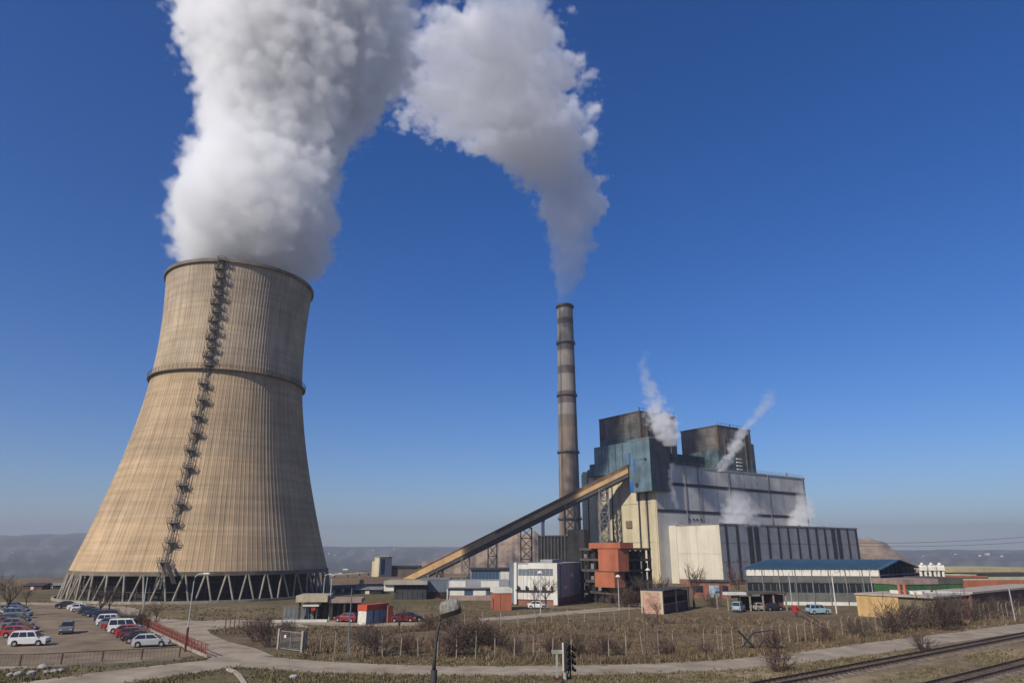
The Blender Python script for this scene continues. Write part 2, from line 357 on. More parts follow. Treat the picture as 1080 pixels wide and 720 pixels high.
    def ring(name, r0, r1, z0, z1, mm, N_=128):
        mb = MB(); P = [(r0,z0),(r1,z0),(r1,z1),(r0,z1)]
        vs = [(r*math.cos(2*math.pi*k/N_), r*math.sin(2*math.pi*k/N_), z) for r,z in P for k in range(N_)]
        fs = [(q*N_+k, q*N_+(k+1)%N_, ((q+1)%4)*N_+(k+1)%N_, ((q+1)%4)*N_+k) for q in range(4) for k in range(N_)]
        return mb.add(vs, fs).build(name, mm, root, smooth=False)
    dk = mat('tower_dark_concrete', (.20,.165,.12), var=.3, scale=.3)
    ring('rim', tower_r(87)-.72, tower_r(87)+.55, 86.4, 87.3, dk)
    ring('lower_beam', tower_r(6.3)-.75, tower_r(6.3)+.3, 5.7, 6.6, dk)
    zg = 56.2
    g = ring('gallery', tower_r(zg)-.1, tower_r(zg)+.95, zg, zg+.3, dk)
    mb = MB(); rg = tower_r(zg)+.9
    for k in range(96):
        t = 2*math.pi*k/96; mb.beam((rg*math.cos(t), rg*math.sin(t), zg+.4), (rg*math.cos(t), rg*math.sin(t), zg+1.4), .08)
    for hh in (.9, 1.4):
        mb.tube([(rg*math.cos(2*math.pi*k/96), rg*math.sin(2*math.pi*k/96), zg+hh) for k in range(97)], .045, 4, False)
    mb.build('guard_rail', STEEL, g)
    # V-shaped legs
    NV = 44; rt, rb = tower_r(6.3)+.05, tower_r(6.3)+1.3; lm = mat('leg_concrete', (.34,.30,.235), var=.25, scale=.5, streak=.3)
    for k in range(NV):
        t = 2*math.pi*k/NV+.05; w = 2*math.pi/NV
        for s in (-1, 1):
            tb = t+s*.13*w; tt = t+s*.46*w
            MB().tube([(rb*math.cos(tb), rb*math.sin(tb), 0), (rt*math.cos(tt), rt*math.sin(tt), 6.1)], .23, 8).build('column', lm, root)
    ring('basin_wall', rb+.8, rb+1.3, 0, .55, lm)
    # fill packs and inner posts in the dark behind the legs
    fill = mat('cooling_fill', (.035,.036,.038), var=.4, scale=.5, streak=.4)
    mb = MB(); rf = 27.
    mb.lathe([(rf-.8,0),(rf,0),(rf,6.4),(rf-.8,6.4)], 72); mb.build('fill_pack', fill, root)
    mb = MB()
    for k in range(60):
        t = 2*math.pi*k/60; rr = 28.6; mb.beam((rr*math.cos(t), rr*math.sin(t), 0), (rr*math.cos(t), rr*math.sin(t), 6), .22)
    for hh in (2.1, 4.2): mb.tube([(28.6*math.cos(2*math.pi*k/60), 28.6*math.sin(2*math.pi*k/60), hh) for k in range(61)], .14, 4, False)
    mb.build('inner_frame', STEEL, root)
    # stair up the shell with its landings
    cam = math.atan2(-TY, -TX); th = cam-R(16.5)
    e_r = np.array([math.cos(th), math.sin(th)]); e_t = np.array([-math.sin(th), math.cos(th)])
    def P(z, off, s): q = e_r*(tower_r(z)+off)+e_t*s; return (q[0], q[1], z)
    st = MB()
    for s in (-.55,.55):
        st.tube([P(z,.55,s) for z in np.linspace(3, 87.2, 40)], .09, 4)
        st.tube([P(z,1.25,s) for z in np.linspace(3, 87.2, 40)], .06, 4)
    for z in np.arange(3.2, 88, .8): st.beam(P(z,.55,-.55), P(z,.55,.55), .07)
    ladder = st.build('ladder', LSTEEL, root)
    STAIR = mat('stair_steel', (.135,.125,.11), var=.3, scale=.8)
    zz = list(np.arange(8.5, 54, 4.35))+list(np.arange(57.0, 87.2, 2.45))
    for k, z in enumerate(zz):
        sg = 1 if k % 2 else -1; pm = MB()
        q = [P(z,.15,-.95+.3*sg), P(z,1.55,-.95+.3*sg), P(z,1.55,.95+.3*sg), P(z,.15,.95+.3*sg)]; q2 = [(a,b_,c_+.16) for a,b_,c_ in q]
        pm.add(q+q2, [(0,1,2,3),(7,6,5,4),(0,4,5,1),(1,5,6,2),(2,6,7,3),(3,7,4,0)])
        for a_, b_ in ((0,1),(1,2),(2,3)):
            for hh in (.6, 1.15): pm.beam((q[a_][0],q[a_][1],z+hh), (q[b_][0],q[b_][1],z+hh), .09)
        for c_ in q: pm.beam((c_[0],c_[1],z), (c_[0],c_[1],z+1.2), .1)
        pm.beam(P(z,1.0,.5*sg), P(z-2.0,.9,-.7*sg), .5, .1)
        pm.beam(P(z-.05,1.8,-1.), P(z-1.3,.1,-1.), .12); pm.beam(P(z-.05,1.8,1.), P(z-1.3,.1,1.), .12)
        pm.build('landing', STAIR, root)
    lo = MB(); 
    lo.beam(P(8.5,1.5,1.), P(4.2,3.5,4.2), .9, .2); lo.build('lower_stair', STEEL, root)
make_tower()

# ------------------------------------------------------------------ chimney
def make_chimney():
    X, Z = XZ(595.7, 322, 372.); Y = 372.
    root = empty('chimney', (X,Y), 0, 'tall slim chimney with faded brown and pale bands, trailing smoke', 'chimney')
    m, nt, b = nt_of('banded_chimney_paint'); N, L = nt.nodes, nt.links
    tc = N.new('ShaderNodeTexCoord'); sx = N.new('ShaderNodeSeparateXYZ'); L.new(tc.outputs['Object'], sx.inputs[0])
    ramp = N.new('ShaderNodeValToRGB'); ramp.color_ramp.interpolation = 'CONSTANT'
    mr = N.new('ShaderNodeMapRange'); mr.inputs[1].default_value = 0; mr.inputs[2].default_value = Z; L.new(sx.outputs[2], mr.inputs[0]); L.new(mr.outputs[0], ramp.inputs[0])
    br, pl, cn = (.115,.088,.082,1), (.235,.21,.185,1), (.215,.165,.125,1)
    seq = [(327,br),(337,pl),(343,br),(363,pl),(371,br),(387,pl),(396,br),(414,pl),(426,br),(438,pl),(451,(.17,.135,.11,1))]
    bounds = [(ZAT(v, Y)/Z, c) for v, c in seq]     # band whose lower edge is at v
    els = ramp.color_ramp.elements; els[0].position = 0; els[0].color = cn; els[1].position = bounds[-1][0]; els[1].color = seq[-1][1]
    for p_, c_ in bounds[:-1]: e = els.new(min(.999,p_)); e.color = c_
    n = N.new('ShaderNodeTexNoise'); mp = N.new('ShaderNodeMapping'); mp.inputs['Scale'].default_value = (1,1,.12); L.new(tc.outputs['Object'], mp.inputs[0]); L.new(mp.outputs[0], n.inputs['Vector']); n.inputs['Scale'].default_value = .6; n.inputs['Detail'].default_value = 6
    r2 = N.new('ShaderNodeMapRange'); r2.inputs[1].default_value = .3; r2.inputs[2].default_value = .7; r2.inputs[3].default_value = .7; r2.inputs[4].default_value = 1.15; L.new(n.outputs['Fac'], r2.inputs[0])
    mx = N.new('ShaderNodeMixRGB'); mx.blend_type = 'MULTIPLY'; mx.inputs[0].default_value = 1; L.new(ramp.outputs[0], mx.inputs[1]); L.new(r2.outputs[0], mx.inputs[2]); L.new(mx.outputs[0], b.inputs['Base Color']); b.inputs['Roughness'].default_value = .95
    prof = [(5.95-(5.95-4.5)*k/24, Z*k/24) for k in range(25)]
    mb = MB(); n_ = 48
    vs = [(r*math.cos(2*math.pi*k/n_), r*math.sin(2*math.pi*k/n_), z) for r,z in prof for k in range(n_)]
    inn = [(3.9, Z), (3.9, Z-8)]; vs += [(r*math.cos(2*math.pi*k/n_), r*math.sin(2*math.pi*k/n_), z) for r,z in inn for k in range(n_)]
    fs = [(i*n_+k, i*n_+(k+1)%n_, (i+1)*n_+(k+1)%n_, (i+1)*n_+k) for i in range(len(prof)+1) for k in range(n_)]
    mb.add(vs, fs); mb.build('shaft', m, root, smooth=False)
    for v in (324.5, 363, 418, 478, 548):
        z = ZAT(v, Y); rr = 5.95-1.45*z/Z
        g = MB().add([(r*math.cos(2*math.pi*k/n_), r*math.sin(2*math.pi*k/n_), z+dz) for r,dz in ((rr-.05,0),(rr+.75,0),(rr+.75,.7),(rr-.05,.7)) for k in range(n_)],
            [(q*n_+k, q*n_+(k+1)%n_, ((q+1)%4)*n_+(k+1)%n_, ((q+1)%4)*n_+k) for q in range(4) for k in range(n_)])
        for k in range(0, n_, 2):
            t = 2*math.pi*k/n_; g.beam(((rr+.7)*math.cos(t),(rr+.7)*math.sin(t),z+.7), ((rr+.7)*math.cos(t),(rr+.7)*math.sin(t),z+1.8), .1)
        g.build('walkway', STEEL, root)
    t = math.atan2(-Y, -X)-R(38); l = MB()
    for s in (-.012, .012): l.tube([((5.95-1.45*z/Z+.35)*math.cos(t+s*6), (5.95-1.45*z/Z+.35)*math.sin(t+s*6), z) for z in np.linspace(2, Z, 20)], .09, 4)
    l.build('ladder', STEEL, root)
    return X, Y, Z
CHX, CHY, CHZ = make_chimney()

# ------------------------------------------------------------------ frames for buildings
class Fr:
    """ground frame: origin o, x axis at angle ang (degrees), y axis to its left"""
    def __init__(s, o, ang):
        s.o = np.array(o, float); s.ang = R(ang); s.a = np.array([math.cos(s.ang), math.sin(s.ang)]); s.b = np.array([-s.a[1], s.a[0]])
    def sx(s, u, v, y=0.):
        r = ray(u, v); k, x = np.linalg.solve(np.array([[r[0],-s.a[0]],[r[1],-s.a[1]]]), s.o+s.b*y); return float(x), float(CH+k*r[2])
    def sy(s, u, v, x=0.):
        r = ray(u, v); k, y = np.linalg.solve(np.array([[r[0],-s.b[0]],[r[1],-s.b[1]]]), s.o+s.a*x); return float(y), float(CH+k*r[2])
def cblock(name, label, cat, uc, vc, ang, uL, uR, vtop, D=None, W=None, group=None, Y=None):
    o = G(uc, vc)
    if Y: o = np.array([XZ(uc, vc, Y)[0], Y])
    fr = Fr(o, ang); z = ZAT(vtop, o[1])
    W = W or fr.sx(uR, vc)[0]; D = D or fr.sy(uL, vc)[0]
    return empty(name, o, R(ang), label, cat, group), W, D, z, fr
def pblock(name, label, cat, p0, p1, vtop, group=None, Y=None):
    a, b = G(*p0), G(*p1)
    if Y: a, b = np.array([XZ(*p0, Y)[0], Y]), np.array([XZ(*p1, Y)[0], Y])
    d = b-a; ang = math.degrees(math.atan2(d[1], d[0]))
    return empty(name, a, R(ang), label, cat, group), float(np.linalg.norm(d)), ZAT(vtop, a[1]), Fr(a, ang)
def B(*a): return MB().box(*a)

# ------------------------------------------------------------------ boiler house
def make_boiler_house():
    fr = Fr((53.8,260.9), 35.5)
    root = empty('boiler_house', fr.o, fr.ang, 'grey and cream boiler house crowned by rusty teal towers', 'power station')
    B(.3, 98.6, 0, 41, 0, 42.7).build('wall', GREY, root)
    B(-.0, 99.0, -.25, 41.3, 42.7, 43.3).build('roof_edge', GREYP, root)
    B(0, .3, 0, 41, 0, 42.7).build('gable_cladding', CREAM, root)
    # dark strips and pilasters on the cream face
    for u, w in ((621,.7),(641.5,1.5),(646.5,.7),(674.5,.9),(683,.9)):
        y = fr.sy(u, 540)[0]; B(-.10, .0, y-w/2, y+w/2, 0, 42.0).build('strip_window', DARKBAND, root)
    for u in (616.5, 628, 652, 679, 689.5):
        y = fr.sy(u, 540)[0]; B(-.22, .0, y-1.1, y+1.1, 0, 42.3).build('pilaster', CREAM, root)
    y0, y1 = fr.sy(667, 553)[0], fr.sy(661, 553)[0]; z0, z1 = fr.sy(664, 556.5)[1], fr.sy(664, 549)[1]
    B(-.5, .0, y0, y1, z0, z1).build('window_box', OLIVE, root)
    for z in (14.2, 28.4):
        B(-.05, .0, 0, 41, z, z+.18).build('panel_joint', LSTEEL, root)
    # bands and joints on the long grey face
    B(3, 98.4, -.12, 0, 35.2, 36.4).build('dark_band', DARKBAND, root)
    B(.4, 88, -.12, 0, 25.1, 26.2).build('dark_band', DARKBAND, root)
    for k in range(1, 11):
        x = k*9.0; B(x-.07, x+.07, -.05, 0, 26.2, 42.7).build('panel_joint', LSTEEL, root)
    for u in (727, 731.5, 735, 739):
        x, z = fr.sx(u, 547.5); B(x-.35, x+.35, -.2, 0, z-.35, z+.35).build('wall_vent', DARKBAND, root)
    # blue storeys on the end
    B(-3.4, 12, 9.2, 29.5, 40.5, 52).build('upper_storey', TEAL, root)
    B(-3.2, 12, 29.5, 32.8, 40.5, 45.4).build('stepped_storey', TEALB, root)
    B(-2.0, 12, 32.8, 35.6, 40.5, 43.6).build('stepped_storey', TEALB, root)
    for y in (13, 17, 21.2, 25):
        B(-3.5, -3.4, y-.1, y+.1, 40.6, 51.8).build('panel_joint', DARKBAND, root)
    hb = B(-4.1, 6.5, -2, 9.2, 32.5, 52).build('transfer_house', TEAL, root)
    dkt = mat('shade_blue_cladding', (.022,.042,.07), var=.45, scale=.4, streak=.5)
    B(-4.0, 6.45, -2.12, -2.0, 32.6, 51.8).build('end_shade_panel', dkt, hb)  # shade of the end face painted as a darker blue skin
    B(-4.25, 6.6, -2.25, 9.3, 52, 52.35).build('roof_edge', LSTEEL, hb)
    for (u, v0, v1, w) in ((660.5,478,492,.9),(668.8,484,498,.7)):
        y, z1 = fr.sy(u, v0, -4.1); z0 = fr.sy(u, v1, -4.1)[1]; y = min(y, 8.6)
        B(-4.2, -4.1, y-w/2, y+w/2, z0, z1).build('blue_window_strip', BLUE, hb)
    B(-4.22, -4.1, 7.4, 9.1, 32.6, 36.5).build('blue_panel', BLUE, hb)
    y, z = fr.sy(672, 511, -4.1); MB().tube([(-4.5,y,z),(-4.1,y,z)], .75, 16).build('round_vent', DARKBAND, hb)
    y, z = fr.sy(681, 484, -4.1); B(-4.4,-4.1,y-.5,y+.5,z-.4,z+.4).build('wall_vent', DARKBAND, hb)
    y, z = fr.sy(676, 484, -4.1); B(-4.16,-4.1,y-3,y+1.5,z-.1,z+.1).build('pipe_run', STEEL, hb)
    B(6.5, 10.5, 1.5, 7.5, 43.3, 54).build('blue_stair_tower', BLUE, root)
    # boiler towers
    def boiler(x0, x1, y0, y1, z1, zt):
        b = B(x0, x1, y0, y1, 43, z1).build('boiler_tower', RUST, root)
        B(x0-.2, x1+.2, y0-.2, y1+.2, z1, z1+.5).build('roof_edge', RUSTB, b)
        for yy in (y0, y1): B(x0-.12, x0, yy-.5 if yy == y1 else yy, yy if yy == y1 else yy+.5, 43, z1).build('corner_trim', RUSTB, b)
        B(x0, x0+.5, y0-.12, y0, 43, z1).build('corner_trim', RUSTB, b)
        for k in range(1, 5):
            z = 43+(z1-43)*k/5; B(x0-.06, x0, y0+.5, y1-.5, z, z+.15).build('sheet_seam', RUSTB, b)
        B(x0-.1, x0, y0+.6, y1-.6, 43.2, zt).build('teal_skirt', TEALB, b)
        B(x0+.6, x1-.4, y0-.1, y0, 43.2, zt-2).build('teal_skirt', TEALB, b)
        return b
    RUSTB = mat('rust_trim', (.10,.065,.045), var=.3, scale=.5)
    b1 = boiler(1.1, 21.7, 7, 30.5, 64, 55); b2 = boiler(48.7, 71.6, 7, 27.5, 63.3, 52)
    B(22.5, 48.5, 12, 30, 42.9, 50).build('link_building', mat('dark_teal_sheet', (.03,.055,.075), var=.4, scale=.3, streak=.5), root)
    B(44.6, 48.5, 4.5, 27.2, 43.3, 52.5).build('stepped_casing', TEALB, b2)
    B(71.7, 73.6, 7.2, 27, 43.3, 57.5).build('stepped_casing', TEALB, b2)
    for k in range(4):     # white ladders and ducts at the foot of the far tower
        B(58.5, 62, 5.8, 6.3, 45+k*1.5, 45.5+k*1.5).build('louvre', PALEW, b2)
    for x, y, h in ((3,9,66.5),(19,9,65.6),(60,9,65.3),(69.5,25,65.8)):
        MB().tube([(x,y,63),(x,y,h)], .22, 6).build('vent_pipe', STEEL, root)
    hr = MB()
    for k in range(34): hr.beam((12+k*2.6,.2,43.3),(12+k*2.6,.2,44.5),.09)
    for z in (43.9,44.5): hr.beam((12,.2,z),(97.8,.2,z),.08)
    hr.build('roof_railing', LSTEEL, root)
    for x in (16.5, 43.5, 70.5, 96.5): MB().tube([(x,-.28,20.2),(x,-.28,43.2)], .14, 6).build('downpipe', LSTEEL, root)
    ld = MB()
    for q in (-.35,.35): ld.beam((24.3+q,-.45,20.6),(24.3+q,-.45,44.3),.1)
    for k in range(34): ld.beam((23.95,-.45,21+k*.68),(24.65,-.45,21+k*.68),.06)
    ld.build('roof_ladder', STEEL, root)
    for x, z0, z1 in ((4.2,44,60),(13.5,44,57.5),(17.8,46,63)): MB().tube([(x,6.55,z0),(x,6.55,z1)], .3, 8).build('wall_duct', mat('rust_duct', (.13,.09,.07), var=.4, scale=.6), root)
    for x, z0, z1 in ((52,44,59),(66.5,44,62.5)): MB().tube([(x,6.55,z0),(x,6.55,z1)], .3, 8).build('wall_duct', mat('rust_duct', (.13,.09,.07)), root)
    for (x0, x1, y) in ((1.3,21.5,7.2),(48.9,71.4,7.2)):
        hb_ = MB(); zt_ = 64.5 if x0 < 20 else 63.8
        for k in range(9): hb_.beam((x0+(x1-x0)*k/8,y,zt_),(x0+(x1-x0)*k/8,y,zt_+1.1),.1)
        hb_.beam((x0,y,zt_+1.1),(x1,y,zt_+1.1),.1); hb_.build('roof_railing', STEEL, root)
    MB().tube([(90,3,43),(90,3,45.5)], .35, 8).build('vent_pipe', LSTEEL, root)
    MB().tube([(9,1.5,43),(9,1.5,44.6)], .3, 8).build('vent_pipe', LSTEEL, root)
make_boiler_house()

def make_turbine_hall():
    fr = Fr((71.78,245.), 35.5)
    root = empty('turbine_hall', fr.o, fr.ang, 'lower turbine hall with blank cream gable and dark striped long face', 'turbine hall')
    B(.25, 89.6, 0, 19.4, 1.6, 20.0).build('wall', GREYP, root)
    B(0, .25, 0, 19.4, 1.6, 20.0).build('gable_cladding', WHITE, root)
    B(.3, 6, 19.8, 23.3, 0, 20.2).build('corner_pier', WHITE, root)
    B(.6, 6, 19.4, 19.8, 0, 19.8).build('dark_recess', DARKBAND, root)
    B(.1, 89.5, .1, 19.3, 0, 1.6).build('brick_base', BRICK, root)
    B(-.15, 89.8, -.2, 19.5, 20.0, 20.45).build('roof_edge', LSTEEL, root)
    xs = [(308,1.1),(350,1.3),(398,2.6),(422,2.6),(467,1.1),(507,1.1),(543,1.1),(580,1.1),(617,1.3),(650,1.3),(682,1.2),(713,2.6),(734,2.6),(768,1.2),(799,1.2)]
    for x, w in xs:
        s = fr.sx(680+x/3.6, 560)[0]; B(s-w/2, s+w/2, -.14, 0, 1.7, 19.9).build('strip_window', DARKBAND, root)
    for z in (7.6, 13.8): B(.3, 89.5, -.06, 0, z, z+.14).build('panel_joint', LSTEEL, root)
    for y in (5, 10, 15): B(-.04, 0, y-.05, y+.05, 1.6, 20).build('panel_joint', CREAM, root)
    B(-.05, 0, 0, 19.4, 10.2, 10.4).build('panel_joint', CREAM, root)
    for x, y in ((12,9),(30,10),(47,9),(64,10),(80,9)):
        MB().tube([(x,y,20.4),(x,y,21.5)], .45, 8).build('roof_vent', LSTEEL, root)
make_turbine_hall()

# ------------------------------------------------------------------ coal conveyor on trestles
def obox(mb, A, Bp, y0, y1, z0, z1):
    A, Bp = np.array(A), np.array(Bp); d = (Bp-A)[:2]; d = d/np.linalg.norm(d); e = np.array([-d[1], d[0], 0]); k = np.array([0,0,1.])
    vs = [P+e*y+k*z for P in (A,Bp) for y,z in ((y0,z0),(y1,z0),(y1,z1),(y0,z1))]
    return mb.add(vs, [(0,1,2,3),(7,6,5,4),(0,4,5,1),(1,5,6,2),(2,6,7,3),(3,7,4,0)])
def trestle(mb, x, y, w, d, z1, step=4.4, t=.38):
    c = [(-w/2,-d/2),(w/2,-d/2),(w/2,d/2),(-w/2,d/2)]
    for a in c: mb.beam((x+a[0],y+a[1],0), (x+a[0],y+a[1],z1), t)
    n = max(1, int(round(z1/step))); hs = [z1*k/n for k in range(n+1)]
    for k in range(n):
        for i in range(4):
            a, b = c[i], c[(i+1)%4]
            mb.beam((x+a[0],y+a[1],hs[k+1]), (x+b[0],y+b[1],hs[k+1]), t*.6)
            mb.beam((x+a[0],y+a[1],hs[k]), (x+b[0],y+b[1],hs[k+1]), t*.5); mb.beam((x+b[0],y+b[1],hs[k]), (x+a[0],y+a[1],hs[k+1]), t*.5)
def make_conveyor():
    xa, za = XZ(422, 611.3, 310.); xb, zb = XZ(663.5, 490.7, 267.)
    A, E_ = np.array([xa,310.,za]), np.array([xb,267.,zb])
    root = empty('coal_conveyor', (xa,310.), 0, 'long ochre coal conveyor gallery climbing on steel trestles', 'conveyor')
    o = np.array([xa,310.,0]); A = A-o; E_ = E_-o; d = E_-A
    tan = mat('ochre_gallery_sheet', (.52,.33,.16), var=.18, scale=.12, streak=.25); tand = mat('grimy_gallery_sheet', (.20,.13,.085), var=.35, scale=.15, streak=.3)
    mid = A+d*.80
    obox(MB(), A, mid, -2, 2, -3.0, -.15).build('gallery', tan, root); obox(MB(), mid, E_, -2, 2, -3.0, -.15).build('gallery', tan, root)
    obox(MB(), A, E_, -2.3, 2.3, -.15, .25).build('gallery_roof', tand, root)
    obox(MB(), A+d*.45, E_, -2.12, -2.0, -1.2, -.15).build('grimy_top_strip', tand, root)
    obox(MB(), A, E_, -1.7, 1.7, -4.45, -3.0).build('under_truss', STEEL, root)
    m = MB()
    for k in range(1, 30):
        P = A+d*k/30; m.beam((P[0],P[1]-2.05,P[2]-3.0), (P[0],P[1]-2.05,P[2]-.15), .12)
    m.build('gallery_rib', tand, root)
    for u, w, dd, mm, t in ((463.8,2.4,2.2,STEEL,.6),(491,3.2,3,LSTEEL,.34),(519.5,3.6,3.2,STEEL,.36),(555,4.4,3.6,STEEL,.42),(601,4.0,3.6,LSTEEL,.42),(636,3.6,3.2,LSTEEL,.42)):
        lo, hi = 0., 1.
        for _ in range(40):
            k = (lo+hi)/2; P = A+d*k+o; lo, hi = (k, hi) if PROJ(P[0],P[1],P[2]-5)[0] < u else (lo, k)
        P = A+d*lo; mb = MB(); trestle(mb, P[0], P[1], w, dd, max(1.5, P[2]-4.2), t=t); mb.build('trestle', mm, root)
make_conveyor()

# ------------------------------------------------------------------ soot-black precipitator behind the office and its flue
def windows(root, mb_rects, m, name='window'):
    for r in mb_rects: B(*r).build(name, m, root)
rt, W, h, fr = pblock('precipitator_block', 'soot black ribbed block in front of the tall chimney', 'industrial block', (568,615.5), (617.5,616.0), 565.6)
B(0, W, 0, 18, 0, h).build('wall', BLACKB, rt); B(W*.66, W+.2, -1.0, 16, 0, h+2.4).build('tall_bay', BLACKB, rt)
for k in range(1, 9): B(W*.66*k/9-.25, W*.66*k/9+.25, -.4, 0, 0, h+.25).build('rib', STEEL, rt)
B(-.3, W*.66, -.5, 18.2, h, h+.45).build('roof_edge', STEEL, rt)
x, z = XZ(572.5, 549.5, 262.)
rt = empty('metal_flue', (x,262.), 0, 'thin pale metal flue beside the black block under the conveyor', 'flue')
MB().tube([(0,0,0),(0,0,z)], .62, 12).build('pipe', GALV, rt); MB().tube([(0,0,z-.1),(0,0,z+.5)], .8, 12).build('cowl', STEEL, rt)

# ------------------------------------------------------------------ office block, orange annex, frame building
rt, W, D, h, fr = cblock('office_block', 'white fronted office block with flanks greyed for shade on brick base', 'office building', 589, 638.8, 70, 536.5, 616.3, 593.7)
dy = fr.sy(544, 638)[0]
B(0, W, 0, dy, 1.0, h).build('wall', GREYP, rt)  # grey colour carries the shade of the flank side
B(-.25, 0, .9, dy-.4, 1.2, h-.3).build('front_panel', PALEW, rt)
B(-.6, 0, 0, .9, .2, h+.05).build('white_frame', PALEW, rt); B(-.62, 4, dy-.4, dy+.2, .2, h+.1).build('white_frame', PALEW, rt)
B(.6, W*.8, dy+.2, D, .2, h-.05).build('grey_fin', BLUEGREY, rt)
B(-.45, -.25, .9, dy-3.0, h-1.15, h+.03).build('parapet_panel', PALEW, rt)
for k in range(9):
    y0 = 1.0+(dy-1.6)*k/9; B(-.32, -.25, y0, y0+(dy-1.6)/9-.10, h-2.5, h-1.2).build('window', mat('office_glass', (.16,.18,.20), var=.2, scale=1., rough=.3), rt)
for k in range(1, 9): B(-.28, -.25, 1.0+(dy-2)*k/9-.04, 1.0+(dy-2)*k/9+.04, 1.3, h-2.4).build('panel_joint', GREYP, rt)
B(-.75, -.25, .6, dy-.2, 2.9, 3.1).build('canopy_ledge', DARKBAND, rt)
for k in range(5):
    y = 1.2+(dy-2)*k/4; MB().tube([(-.75,y,3.1),(-.75,y,3.35),(-.75,y,3.95)], [.12,.28,.2], 8).build('wall_lamp', STEEL, rt)
B(-.1, W-.2, .1, dy-.1, 0, 1.0).build('brick_base', BRICK, rt)
B(-.05, W*.99, -.06, 0, .0, 1.5).build('brick_base', DKBRICK, rt)  # flank side of the base in darker brick, painted shade
B(W*.62, W*.62+.1, -.05, 0, 1.5, h).build('panel_joint', LSTEEL, rt)
B(W*.90, W*.94, -.1, 0, 1.5, h).build('panel_joint', LSTEEL, rt)
MB().tube([(W*.4,dy*.5,h),(W*.4,dy*.5,h+1.1)], .12, 6).build('vent_pipe', STEEL, rt)
for x, z in ((W*.2,3.2),(W*.45,5.6),(W*.8,3.2)): B(x, x+.9, -.4, -.06, z, z+.65).build('cooling_unit', PALEW, rt)
MB().tube([(W*.08,-.14,.1),(W*.08,-.14,h)], .09, 6).build('downpipe', LSTEEL, rt)
B(W*.25, W*.6, dy*.3, dy*.6, h, h+.7).build('roof_hut', GREYP, rt)

rt, W, D, h, fr = cblock('orange_annex', 'small orange annex with white parapet beside the office block', 'annex', 522, 643.5, 10, None, 539.6, 620, D=5.5)
B(0, W, 0, D, 0, h-.9).build('wall', ORANGE, rt); B(-.12, W+.12, -.12, D+.12, h-.9, h).build('parapet', PALEW, rt)
B(-.05, 0, 1.5, 2.6, 0, 2.1).build('door', STEEL, rt); B(W*.3, W*.34, -.05, 0, 0, h-.9).build('panel_joint', BRICK, rt)

rt, W, D, h, fr = cblock('frame_building', 'dark open concrete frame building hung with orange boxes', 'industrial building', 652, 636.5, 35.5, 615, 687.5, 577.5)
for k in range(6):
    z = h*k/5; B(-.4, W+.3, -.4, D+.3, z-(.5 if k else 0), z+.02).build('floor_slab', mat('dark_slab', (.095,.082,.07), var=.3, scale=.5), rt)
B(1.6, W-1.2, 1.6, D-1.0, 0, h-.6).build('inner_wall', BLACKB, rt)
for i in range(7):
    x = W*i/6; B(x-.28, x+.28, -.25, .3, 0, h).build('column', BLACKB, rt)
for i in range(1, 6):
    y = D*i/5; B(-.25, .3, y-.28, y+.28, 0, h).build('column', BLACKB, rt)
rl = random.Random(3)
for k in range(5):
    for i in range(6):
        if rl.random() < .55: B(W*i/6+.5, W*(i+1)/6-.4, .35, .6, h*k/5+.1, h*k/5+rl.uniform(1.2, h/5-.7)).build('infill_panel', rl.choice([BLACKB, STEEL, mat('rust_panel', (.10,.075,.055), var=.4, scale=.8)]), rt)
    for i in range(5):
        if rl.random() < .6: B(.35, .6, D*i/5+.4, D*(i+1)/5-.4, h*k/5+.1, h*k/5+rl.uniform(.8, 1.4)).build('infill_panel', rl.choice([STEEL, LSTEEL, BLACKB]), rt)
def onleft(name, u0, u1, v0, v1, x, m, thick):
    y1, y0 = fr.sy(u0, (v0+v1)/2, x)[0], fr.sy(u1, (v0+v1)/2, x)[0]; z1 = fr.sy((u0+u1)/2, v0, x)[1]; z0 = fr.sy((u0+u1)/2, v1, x)[1]
    return B(x, x+thick, y0, y1, z0, z1).build(name, m, rt)
onleft('orange_cap', 621, 654, 572, 578, -1.2, ORANGE, 4)
onleft('orange_box', 631, 652, 578.6, 602, -1.6, ORANGE, 3.2)
onleft('orange_box', 627.5, 648, 603, 619, -2.0, ORANGE, 3.2)
onleft('box_base', 631, 652, 602, 603, -1.7, STEEL, 3.0)
B(W*.02, W*.12, 1, 3, h, h+1.6).build('roof_hut', STEEL, rt); B(W*.2, W*.23, 1, 2, h, h+.9).build('roof_hut', RUSTRED, rt)

# ------------------------------------------------------------------ brick shed with the open bay, low brick house
rt, W, D, h, fr = cblock('brick_shed', 'weathered red brick shed with pale corners and open dark side', 'shed', 700, 647.5, 58, 676.8, 728, 623.2)
WB = brick('whitewashed_brick', (.40,.14,.08), (.48,.30,.22), (.5,.42,.33), 2.6)
B(0, .3, .5, D-.5, 0, h-.3).build('wall', WB, rt)
for y0, y1 in ((0,.5),(D-.5,D)): B(-.06, .4, y0, y1, 0, h).build('corner_pier', CREAM, rt)
B(-.06, .35, .5, D-.5, h-.3, h).build('top_band', CREAM, rt)
B(.35, W, D-.3, D, 0, h-.3).build('wall', DKBRICK, rt); B(W-.3, W, .3, D-.3, 0, h-.3).build('wall', DKBRICK, rt)
B(.35, W, .5, .75, 0, 1.5).build('wall', DKBRICK, rt); B(.3, W, .45, .8, 1.5, 1.65).build('sill', CONC, rt)
B(.35, W, .5, .75, h-1.2, h-.3).build('wall', DKBRICK, rt)
B(0, W+.4, -.3, D+.1, h, h+.15).build('roof', STEEL, rt)
for x in (W*.48, W-.15): B(x-.12, x+.12, -.12, .12, 0, h).build('post', CREAM, rt)
rt, W, h, fr = pblock('brick_house', 'low brick house with pale blue door beneath the turbine hall', 'house', (730,630), (771,630.5), 613.0)
